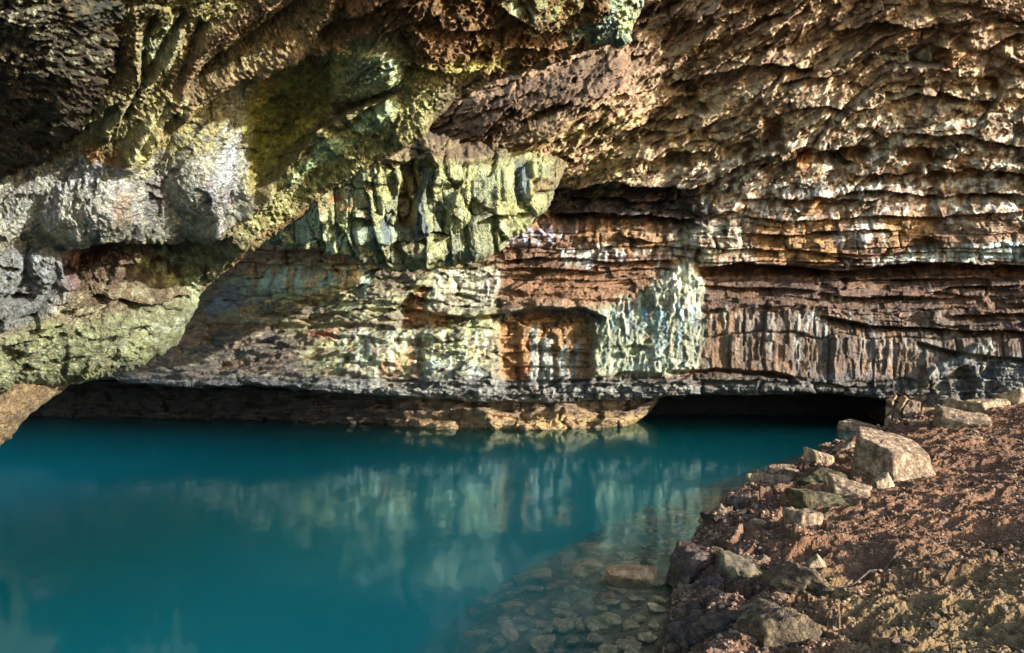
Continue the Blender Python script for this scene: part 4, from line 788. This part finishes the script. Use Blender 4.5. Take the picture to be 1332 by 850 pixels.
# ================================================================== STONES
def stone_mesh(name, seed, dims, planes=None, sub=5, rough=1., power=16, mat=None, n_planes=12, flat=False):
    r = np.random.default_rng(seed)
    bm = bmesh.new(); bmesh.ops.create_icosphere(bm, subdivisions=sub, radius=1)
    me = bpy.data.meshes.new(name); bm.to_mesh(me); bm.free()
    n = len(me.vertices); co = np.empty(n*3, F); me.vertices.foreach_get('co', co); d = co.reshape(-1, 3).astype(float)
    if planes is None:
        pl = r.normal(size=(n_planes, 3)); pl /= np.linalg.norm(pl, axis=1, keepdims=True); h = r.uniform(.62, 1., n_planes)
        pl = np.concatenate([pl, np.array([[0, 0, 1.], [0, 0, -1], [1, 0, 0], [-1, 0, 0], [0, 1, 0], [0, -1, 0]])+r.normal(size=(6, 3))*.22]); h = np.concatenate([h, r.uniform(.7, .95, 6)])
    else:
        pl = np.array([p[:3] for p in planes], float); h = np.array([p[3] for p in planes], float)
    pl /= np.linalg.norm(pl, axis=1, keepdims=True)
    q = np.maximum(d@pl.T, 0)/h
    rad = (q**power).sum(1)**(-1/power)
    p = d*rad[:, None]
    o = r.uniform(0, 50, 3)
    f, g, i = facets((p[:, 0]*1.9+p[:, 2]*.7+o[0]).astype(F), (p[:, 1]*1.9+p[:, 2]*1.3+o[1]).astype(F), seed % 90)
    k = 1+rough*(.06*fbm(p[:, 0]*1.3+o[0], p[:, 1]*1.3+o[1], p[:, 2]*1.3+o[2], 3)+.035*ridged(p[:, 0]*3+o[0], p[:, 1]*3, p[:, 2]*3+o[2], 4)+.05*f+.014*fbm(p[:, 0]*11+o[0], p[:, 1]*11, p[:, 2]*11, 3))
    p = p*k[:, None]*np.array(dims)/2
    me.vertices.foreach_set('co', p.reshape(-1).astype(F)); me.polygons.foreach_set('use_smooth', np.ones(len(me.polygons), bool)); me.update()
    me.materials.append(mat or M_STONE)
    return me
def thing(name, me, loc, rot, label, cat, group=None):
    o = bpy.data.objects.new(name, me); COL.objects.link(o); o.location = loc; o.rotation_euler = rot
    o['label'] = label; o['category'] = cat
    if group: o['group'] = group
    return o

# the big block on the bank
p = on_bank(1176, 628); sc_ = p.y/FL
big = stone_mesh('boulder', 5, (1, 1, 1), planes=[(.16, -.30, 1, .34), (0, 0, -1, .6), (-.86, -.50, .06, .50), (.22, -.98, .10, .52), (.95, -.20, .25, .66), (.2, 1, .1, .75), (-.95, .35, .1, .60), (.75, .6, .2, .85), (-.3, -.9, .30, .62)], sub=6, rough=.9, power=26)
S_ = 118*sc_
big.transform(__import__('mathutils').Matrix.Diagonal((S_*1.16, S_*1.1, S_*1.05, 1)))
thing('boulder', big, (p.x+.10, p.y+.65, p.z+.20*S_), (.0, .02, .0), 'largest flat topped tan block standing on the dirt bank', 'boulder')

K = [   # u, v of the foot, width, height in picture units, material, planes seed, label
 (1120, 570, 50, 26, 'S', 'wedge shaped boulder with a pale green tip, just behind the largest block at the water'),
 (1109, 590, 34, 17, 'S', 'low pointed stone at the water below the wedge shaped boulder'),
 (1061, 604, 22, 24, 'P', 'upright pale stone at the water edge, taller of a touching pair'),
 (1077, 606, 21, 21, 'P', 'squat pale stone touching the right side of an upright one at the water edge'),
 (1022, 618, 36, 15, 'S', 'long tan stone on the shoreline with a dark left end'),
 (1013, 629, 26, 13, 'S', 'rounded tan stone just below the long shoreline stone'),
 (990, 632, 22, 17, 'P', 'pale angular stone on the shoreline with a bright top'),
 (1000, 631, 13, 18, 'P', 'thin upright white stone on the shoreline beside an angular one'),
 (974, 642, 12, 13, 'D', 'small dark rounded stone at the tip of the row along the shoreline'),
 (964, 662, 36, 26, 'D', 'dark purplish rock with a grey top jutting into the pool'),
 (890, 682, 13, 12, 'P', 'little pyramid shaped pale stone sticking out of the shallow water'),
 (1152, 637, 28, 27, 'P', 'pale faceted stone leaning at the foot of the largest block'),
 (1108, 650, 48, 24, 'S', 'mossy tan stone with a white face below the largest block'),
 (1076, 632, 60, 22, 'M', 'low dark stone covered with olive moss near the bank top'),
 (1068, 664, 66, 30, 'M', 'broad olive mossy boulder half sunk in the bank'),
 (1048, 692, 38, 38, 'S', 'rounded grey brown boulder with a bright curved edge of dirt'),
 (905, 752, 66, 44, 'D', 'dark purple jagged rock overhanging the water'),
 (966, 758, 66, 36, 'M2', 'dark two toned block with an olive corner behind the purple rock'),
 (1036, 778, 78, 46, 'S2', 'olive brown boulder with a sharp pale ridge in the middle of the lower bank'),
 (1065, 752, 26, 34, 'P', 'pale upright slab leaning on the olive brown boulder'),
 (1020, 846, 100, 62, 'S2', 'large rough brown boulder lowest on the bank'),
 (1080, 800, 36, 20, 'S2', 'crumbly yellow brown stone above the lowest boulder'),
 (928, 770, 26, 20, 'D', 'small dark grey green stone below the purple rock'),
 (942, 762, 16, 12, 'M2', 'small smooth olive stone next to the purple rock'),
 (910, 808, 28, 22, 'D', 'dark red stone at the water line under the jagged rock'),
 (900, 838, 50, 36, 'D', 'dark brown rock at the very bottom of the shore'),
 (950, 830, 60, 30, 'D', 'broad dark rock left of the lowest boulder'),
 (946, 784, 20, 14, 'D', 'small maroon stone on the dark slope'),
 (1262, 558, 56, 24, 'S', 'long low boulder with a white end near the far wall'),
 (1258, 538, 34, 20, 'P', 'pale angular rock by the far wall, nearest the pool of its row'),
 (1287, 537, 32, 24, 'P', 'bright cream rock by the far wall, highest of its row'),
 (1303, 532, 26, 16, 'P', 'flat cream rock between two others by the far wall'),
 (1322, 528, 36, 22, 'P', 'reddish cream rock by the far wall at the edge of the view'),
 (1164, 548, 16, 12, 'P', 'small pale stone behind the largest block near the water'),
 (1176, 552, 16, 10, 'S', 'small tan stone behind the largest block'),
 (1214, 556, 44, 10, 'S', 'long thin slab lying behind the largest block'),
 (1272, 578, 22, 13, 'P', 'small pale stone lying above a dark hollow in the dirt'),
 (1314, 628, 24, 14, 'S', 'small yellowish stone alone on the upper bank'),
 (1098, 706, 20, 10, 'P', 'white flat stone under the mossy stones'),
 (984, 688, 24, 14, 'S', 'pinkish stone on the slope above the shallows'),
 (1030, 706, 30, 12, 'S', 'slanting tan slab beside the rounded grey brown boulder'),
]
MATS = {'S': M_STONE, 'P': M_PALEST, 'D': M_DARKST, 'M': rock_material('mossy_stone', 6., .05, grain=60., tint=((.03, .026, .012), (.10, .08, .035))),
        'M2': rock_material('olive_stone', 5., .05, grain=60., tint=((.05, .04, .035), (.16, .125, .065))), 'S2': rock_material('brown_stone', 9., .08, grain=50., tint=((.045, .03, .017), (.17, .12, .065)))}
for n, (u, v, w, h, mt, lab) in enumerate(K):
    p = on_bank(u, v); k = p.y/FL
    dims = (w*k*1.15, w*k*random.uniform(.8, 1.05), h*k*1.5)
    me = stone_mesh('stone', 100+n, dims, sub=5 if w > 18 else 4, mat=MATS[mt], n_planes=6 if mt in 'SP' else 9, power=34 if mt in 'SP' else 15, rough=1.5 if mt in 'SP' else 2.6)
    name = 'boulder' if w >= 36 else 'stone'
    thing(name, me, (p.x, p.y+dims[1]*.3, p.z+dims[2]*.06), (random.uniform(-.15, .15), random.uniform(-.15, .15), random.uniform(-.5, .5)), lab, name)

# shapes shared by the many small stones
protoS = [stone_mesh('small_stone', 300+i, (1, .8, .62), sub=4, mat=(M_STONE, M_PALEST, M_DARKST, M_STONE)[i % 4], n_planes=8, rough=1.4) for i in range(12)]
protoF = [stone_mesh('submerged_stone', 330+i, (1, .74, .34), sub=4, mat=M_SUB, n_planes=10, rough=1.2, power=12) for i in range(10)]
# flat stones lying in the shallows
W = [(826, 760, 76, 30, 'largest orange brown slab lying awash in the shallows'), (789, 781, 34, 12, 'small orange stone just left of the largest awash slab'), (706, 757, 34, 20, 'pale green oval stone under water'),
     (770, 718, 40, 12, 'long pale stone under water farthest up the stony shallows'), (772, 742, 36, 18, 'rounded olive stone under water behind a flat one'), (754, 752, 28, 14, 'flat olive stone under water in front of a rounded one'),
     (668, 796, 50, 14, 'long flat bluish slab at the left edge of the submerged stones'), (798, 756, 36, 12, 'grey slab tucked behind the largest awash slab'), (852, 680, 40, 10, 'thin tan slab awash near the little pyramid stone'),
     (880, 674, 28, 8, 'tan slab touching the shore next to the little pyramid stone'), (700, 732, 34, 18, 'broad greenish stone under deeper water'), (660, 830, 24, 22, 'upright pale shard under water low in the view')]
def lay(u, v, dz):
    d = 9.
    for _ in range(60):
        x = (u-CX)/FL*d; z = base_at(x, d); d += .5*((EYE-z)*FL/(v-CY)-d)
    return (u-CX)/FL*d, d, z
for n, (u, v, w, h, lab) in enumerate(W):
    x, y, z = lay(u, v, 0); k = y/FL
    dims = (w*k*1.05, h*k*2.6, h*k*.85+.05)
    me = stone_mesh('submerged_stone', 360+n, dims, sub=5, mat=M_AWASH if 'orange' in lab or 'awash near' in lab else M_SUB, n_planes=9, rough=1.2, power=12)
    thing('submerged_stone', me, (x, y, z+dims[2]*.30), (0, 0, random.uniform(-.3, .3)), lab, 'stone')
rr = random.Random(3); cnt = 0
while cnt < 165:
    u = rr.uniform(600, 900); v = rr.uniform(655, 875)
    if u < 905-(v-650)*1.2-rr.random()*120 and v < 700: continue
    if u < 560+rr.random()*80: continue
    x, y, z = lay(u, v, 0); sdv = ground_z(x, y)[1]
    if sdv > -.12 or sdv < -3.6: continue
    o = bpy.data.objects.new('submerged_stone', protoF[cnt % 10]); COL.objects.link(o)
    s_ = rr.uniform(.07, .26)*(1 if rr.random() < .8 else 1.6); o.scale = (s_, s_*rr.uniform(.8, 1.2), s_*rr.uniform(.7, 1.1)); o.location = (x, y, z+.05*s_+.03); o.rotation_euler = (rr.uniform(-.15, .15), rr.uniform(-.15, .15), rr.uniform(0, 6.28))
    o['label'] = 'one of many small loose stones covering the bed of the shallows'; o['category'] = 'stone'; o['group'] = 'small stones on the bed of the shallows'
    cnt += 1
# loose stones: along the shore and scattered over the dirt
def on_shore(i, rr):
    a, b = None, None
    yv = rr.uniform(5.2, 21) if rr.random() < .75 else rr.uniform(5.2, 12)
    xs = np.interp(yv, SHORE[:, 1], SHORE[:, 0]); return xs, yv
for k_ in range(270):
    if k_ < 150:
        xs, y = on_shore(k_, rr); x = xs+abs(rr.gauss(.1, .5))+.02; s_ = rr.uniform(.07, .20)*(1.5 if rr.random() < .15 else 1)
        lab, grp = 'one of many loose stones heaped along the edge of the bank above the water', 'loose stones along the shore'
    else:
        u = rr.uniform(900, 1332); v = rr.uniform(560, 850); q = on_bank(u, v); x, y = q.x, q.y; s_ = rr.uniform(.03, .09)*(1+.05*y)
        lab, grp = 'one of many small stones scattered over the open dirt of the bank', 'small stones scattered on the dirt'
    z, sdv = ground_z(x, y)
    if sdv < .02: x += .2; z, sdv = ground_z(x, y)
    o = bpy.data.objects.new('loose_stone', protoS[k_ % 12]); COL.objects.link(o)
    o.scale = (s_, s_*rr.uniform(.7, 1.2), s_*rr.uniform(.7, 1.3)); o.location = (x, y, z+.12*s_); o.rotation_euler = (rr.uniform(-.5, .5), rr.uniform(-.5, .5), rr.uniform(0, 6.28))
    o['label'] = lab; o['category'] = 'stone'; o['group'] = grp

# grit and crumbs nobody could count
def scatter(name, n, mat, size, region, seed, lift=.3):
    r = np.random.default_rng(seed)
    bm = bmesh.new(); bmesh.ops.create_icosphere(bm, subdivisions=1, radius=.5); b = np.array([v.co[:] for v in bm.verts]); fc = np.array([[v.index for v in f.verts] for f in bm.faces]); bm.free()
    x, y = region(r, n); z = look(gz, x, y); s_ = look(sd, x, y)
    ok = s_ > .02; x, y, z = x[ok], y[ok], z[ok]; n = len(x)
    sz = size*(r.random(n)**2.2*1.8+.35)*(.55+y/14)
    V_ = b[None]*(1+r.normal(size=(n, len(b), 1))*.16)*sz[:, None, None]*np.array([1, .9, .6])[None, None]*(1+r.normal(size=(n, 1, 3))*.25)
    a = r.random(n)*6.28; c, sn = np.cos(a)[:, None], np.sin(a)[:, None]
    X = V_[..., 0]*c-V_[..., 1]*sn; Y = V_[..., 0]*sn+V_[..., 1]*c
    P = np.stack([X+x[:, None], Y+y[:, None], V_[..., 2]+z[:, None]+(sz*lift*.4)[:, None]], -1).reshape(-1, 3)
    Fc = (fc[None]+np.arange(n)[:, None, None]*len(b)).reshape(-1, 3)
    me = bpy.data.meshes.new(name); me.vertices.add(len(P)); me.vertices.foreach_set('co', P.reshape(-1).astype(F)); me.loops.add(Fc.size); me.loops.foreach_set('vertex_index', Fc.reshape(-1).astype(np.int32))
    me.polygons.add(len(Fc)); me.polygons.foreach_set('loop_start', np.arange(0, Fc.size, 3, dtype=np.int32)); me.update(calc_edges=True); me.materials.append(mat)
    o = bpy.data.objects.new(name, me); COL.objects.link(o); o['kind'] = 'stuff'; o['label'] = 'fine gravel and dirt crumbs over the bank'; return o
def reg_view(r, n):
    y = np.exp(r.uniform(np.log(4.6), np.log(24), n)); u = r.uniform(840, 1400, n); return (u-CX)/FL*y, y
def reg_edge(r, n):
    y = r.uniform(5, 22, n); return np.interp(y, SHORE[:, 1], SHORE[:, 0])+np.abs(r.normal(0, .7, n)), y
scatter('gravel', 16000, M_STONE, .020, reg_view, 1)
scatter('gravel', 7000, rock_material('brown_crumbs', 20, .01, tint=((.12, .07, .05), (.28, .18, .12))), .034, reg_edge, 2)

# fallen sticks on the dirt
def stick(pts, r0, lab):
    cv = bpy.data.curves.new('stick', 'CURVE'); cv.dimensions = '3D'; cv.bevel_depth = r0; cv.bevel_resolution = 2
    sp = cv.splines.new('POLY'); sp.points.add(len(pts)-1)
    for i, (u, v) in enumerate(pts):
        q = on_bank(u, v); z, _ = ground_z(q.x, q.y); sp.points[i].co = (q.x, q.y, z+r0*1.5+.01*math.sin(i*2.), 1); sp.points[i].radius = 1-.6*i/(len(pts)-1)
    o = bpy.data.objects.new('stick_curve', cv); COL.objects.link(o)
    dg = bpy.context.evaluated_depsgraph_get(); me = bpy.data.meshes.new_from_object(o.evaluated_get(dg)); bpy.data.objects.remove(o)
    me.materials.clear(); me.materials.append(M_DARKST if r0 > .012 else MATS['S2'])
    thing('stick', me, (0, 0, 0), (0, 0, 0), lab, 'stick')
stick([(1168, 734), (1150, 745), (1132, 756), (1108, 765), (1084, 774)], .016, 'long dark stick lying below the biggest hollow in the dirt')
stick([(1242, 700), (1228, 708), (1214, 713), (1196, 721)], .014, 'shorter dark stick reaching from the upper hollow')
stick([(1240, 596), (1222, 592), (1208, 604)], .014, 'thin stick leaning on the right end of the largest block')
print('stones', round(time.time()-T0, 1))

# ================================================================== LIGHT, AIR, CAMERA
def setup():
    w = bpy.data.worlds.new('World'); SC.world = w; w.use_nodes = True
    nt = w.node_tree; bg = nt.nodes['Background']
    sky = nt.nodes.new('ShaderNodeTexSky'); sky.sky_type = 'NISHITA'; sky.sun_disc = False
    sky.sun_elevation = math.radians(SUN_EL); sky.sun_rotation = math.radians(SUN_AZ)
    nt.links.new(sky.outputs[0], bg.inputs[0]); bg.inputs[1].default_value = SKY
    l = bpy.data.lights.new('sun', 'SUN'); l.energy = SUN; l.angle = math.radians(.5); l.color = (1, .95, .87)
    o = bpy.data.objects.new('sun', l); COL.objects.link(o)
    az = math.radians(SUN_AZ); el = math.radians(SUN_EL)
    dvec = Vector((math.sin(az)*math.cos(el), math.cos(az)*math.cos(el), math.sin(el)))
    o.rotation_euler = dvec.to_track_quat('Z', 'Y').to_euler(); o.location = (30, -10, 20)
    c = bpy.data.cameras.new('camera'); c.lens = 24; c.sensor_width = 36; c.clip_end = 2000; c.shift_y = (CY-425)/1332
    co = bpy.data.objects.new('camera', c); COL.objects.link(co); co.location = (0, 0, EYE); co.rotation_euler = (math.pi/2, 0, 0)
    SC.camera = co
    vs = SC.view_settings; vs.view_transform = 'Standard'; vs.look = 'None'; vs.gamma = 1; vs.use_curve_mapping = False; vs.exposure = EXPO
    cy = SC.cycles; cy.max_bounces = 12; cy.diffuse_bounces = 3; cy.glossy_bounces = 3; cy.transparent_max_bounces = 8; cy.volume_bounces = 10
    cy.use_denoising = True; cy.sample_clamp_indirect = 6
SUN_AZ, SUN_EL, SUN, SKY, EXPO = 118, 14, 4.1, .15, 1.78
setup()
print('script', round(time.time()-T0, 1))
